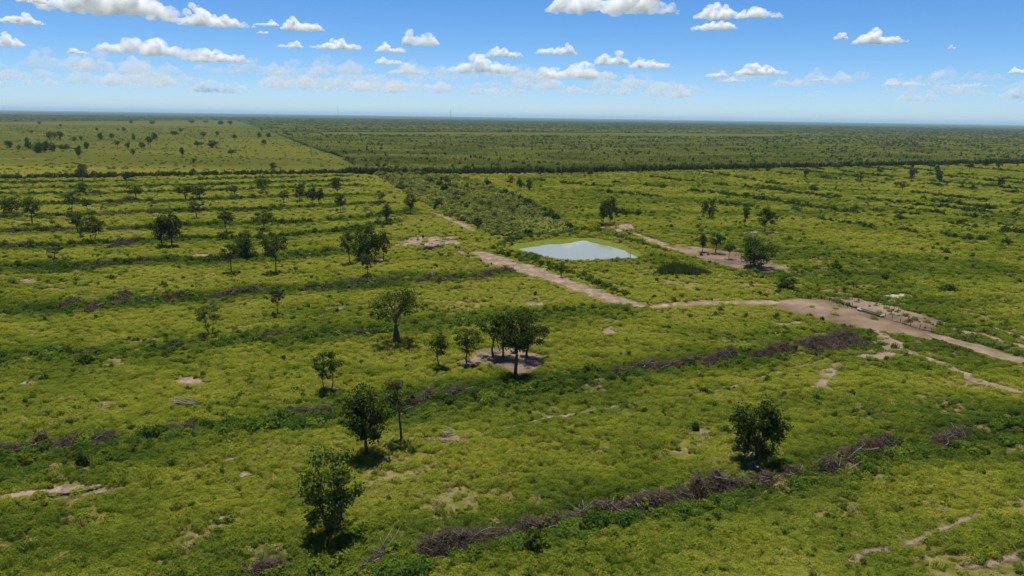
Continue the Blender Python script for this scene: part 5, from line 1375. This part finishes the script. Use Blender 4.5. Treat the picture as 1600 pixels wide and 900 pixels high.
def add_cloud(px, py, wpx, hpx, tau, label, puffs=16, group='cumulus clouds'):
    """px, py: middle of the flat base; tau: optical thickness through its height"""
    d = ray(px, py); el = math.atan2(d[2], math.hypot(d[0], d[1])); az = math.atan2(d[0], d[1])
    dist = min(1250 / math.tan(el), 42000)
    z = CAM_Z + dist * math.tan(el)
    k = dist / math.cos(el) / (F * math.cos(math.atan(abs(450 - py) / F)))
    hpx *= 0.88; W, Hh = wpx * k, hpx * k
    _seed[0] += 1
    me = cloud_mesh(_seed[0], hpx / wpx, puffs)
    dens = tau / Hh
    me.materials.clear(); me.materials.append(vapour('vapour', dens * 0.75, 3.4 * wpx / hpx))
    o = new_obj('cloud', me, loc=(dist * math.sin(az), dist * math.cos(az), z))
    o.scale = (W, W, W); o.rotation_euler = (0, 0, -az)
    return tag(o, label, 'cloud', group)
CLOUDS = [
    (175, 20, 175, 60, 5, 'big grey-based cloud cut by the top edge at left'),
    (52, 4, 36, 14, 5, 'small cloud fragment cut by the top edge at far left'),
    (255, 32, 44, 26, 3, 'ragged torn cloud right of the big grey-based cloud'),
    (28, 36, 60, 17, 5, 'smooth low loaf-shaped cloud at the left edge'),
    (335, 40, 106, 32, 5, 'long lumpy white cloud right of the torn cloud'),
    (417, 40, 36, 10, 4, 'small flat cloud between two lumpy clouds'),
    (474, 47, 62, 24, 5, 'rounded white cloud with a pointed right shoulder'),
    (410, 52, 18, 6, 3, 'tiny puff under the small flat cloud'),
    (14, 72, 34, 19, 4, 'dome-shaped cloud at the left edge'),
    (122, 83, 24, 9, 3, 'lone small puff left of the twin-towered cloud'),
    (230, 84, 138, 34, 4, 'wide twin-towered cloud in the left sky'),
    (340, 96, 96, 26, 4, 'broad humped cloud right of the twin-towered cloud'),
    (454, 74, 38, 13, 4, 'small neat cloud under the pointed-shoulder cloud'),
    (526, 76, 80, 19, 4, 'low wide cloud with a small peak left of centre'),
    (611, 81, 48, 17, 4, 'lower left puff of the stair-stepped cloud'),
    (656, 70, 54, 32, 4, 'upper right puff of the stair-stepped cloud'),
    (610, 100, 46, 17, 3, 'small hump below the stair-stepped cloud'),
    (640, 115, 70, 18, 2.4, 'soft grey cloud below the stair-stepped cloud'),
    (750, 112, 136, 30, 3.5, 'wide bumpy cloud near the middle of the sky'),
    (788, 88, 60, 18, 4, 'bright cap rising behind the wide bumpy cloud'),
    (868, 84, 66, 20, 4, 'wispy-tailed cloud right of the bright cap'),
    (955, 18, 200, 52, 5, 'biggest grey-bellied cloud cut by the top edge at centre'),
    (900, 122, 140, 32, 3.5, 'long lumpy cloud below the wispy-tailed cloud'),
    (956, 100, 52, 25, 4, 'peaked cloud left of the flat-footed pair'),
    (1016, 106, 66, 22, 4, 'rounded cloud right of the peaked cloud'),
    (1153, 28, 122, 30, 5, 'long bright cloud high in the right sky'),
    (1116, 46, 66, 19, 5, 'smaller bright cloud tucked under the long bright cloud'),
    (1313, 61, 18, 12, 4, 'tiny round puff left of the hat-shaped cloud'),
    (1374, 67, 70, 22, 5, 'hat-shaped cloud alone in the right sky'),
    (1487, 76, 9, 6, 2, 'faintest speck of cloud in the right sky'),
    (1186, 116, 82, 20, 4, 'lumpy cloud low in the right sky'),
    (1120, 120, 34, 14, 3, 'small puff left of the lumpy cloud low in the right sky'),
    (1142, 128, 46, 10, 2.4, 'thin flat cloud under the small puff at right'),
    (1596, 114, 30, 11, 4, 'cloud cut by the right edge'),
    (1282, 126, 38, 8, 2.2, 'short thin cloud right of the lumpy low cloud'),
    (1416, 134, 66, 15, 2.4, 'pale flat cloud low in the far right sky'),
    (1508, 136, 72, 9, 2.0, 'pale thin streak of cloud low at far right'),
]
for c in CLOUDS:
    add_cloud(*c)
def bank():
    """the hazy rows of small far clouds, too many to count"""
    rng = random.Random(12)
    V, Fq, n0 = [], [], 0
    protos = [cloud_mesh(900 + i, a, 12) for i, a in enumerate((0.28, 0.22, 0.35, 0.18))]
    data = []
    for me in protos:
        v = np.zeros(len(me.vertices) * 3, np.float32); me.vertices.foreach_get('co', v)
        data.append((v.reshape(-1, 3), [list(p.vertices) for p in me.polygons]))
    for i in range(110):
        px = rng.uniform(-60, 1660)
        py = rng.choice([112, 120, 128, 136, 142, 147]) + (px - 800) * 0.0147 * 0.8 + rng.uniform(-4, 4)
        if px > 1050 and rng.random() < 0.55: continue
        w = rng.uniform(40, 105) * (1.0 if py < 130 else 0.9)
        d = ray(px, py); el = math.atan2(d[2], math.hypot(d[0], d[1])); az = math.atan2(d[0], d[1])
        dist = min(1250 / math.tan(el), 42000) + rng.uniform(-600, 600); k = dist / F * 1.03
        v, fs = rng.choice(data)
        c, s = math.cos(-az), math.sin(-az)
        p = v * w * k
        p = np.stack([p[:, 0] * c - p[:, 1] * s + dist * math.sin(az), p[:, 0] * s + p[:, 1] * c + dist * math.cos(az), p[:, 2] + CAM_Z + dist * math.tan(el)], 1)
        V.append(p); Fq += [[a + n0 for a in f] for f in fs]; n0 += len(p)
    me = mesh_np('distant_clouds', np.vstack(V), np.array(Fq), vapour('thin_vapour', 1.0 / 900, 0.004))
    tag(new_obj('distant_clouds', me), 'hazy rows of small pale clouds low above the horizon', kind='stuff')
    for me in protos: bpy.data.meshes.remove(me)
bank()

# ------------------------------------------------------------------ haze over the plain
def haze():
    mt, t, N, L = nt('haze')
    out = N.new('ShaderNodeOutputMaterial'); v = N.new('ShaderNodeVolumePrincipled')
    v.inputs['Color'].default_value = (0.52, 0.76, 1.0, 1); v.inputs['Density'].default_value = 0.000034; v.inputs['Anisotropy'].default_value = 0.0
    L.new(v.outputs[0], out.inputs['Volume'])
    g = MB(); g.box((-62000, -62000, -1.0), (62000, 62000, 150.0))
    tag(new_obj('haze', g.mesh('haze', mt)), 'thin blue haze over the plain', kind='stuff')
haze()
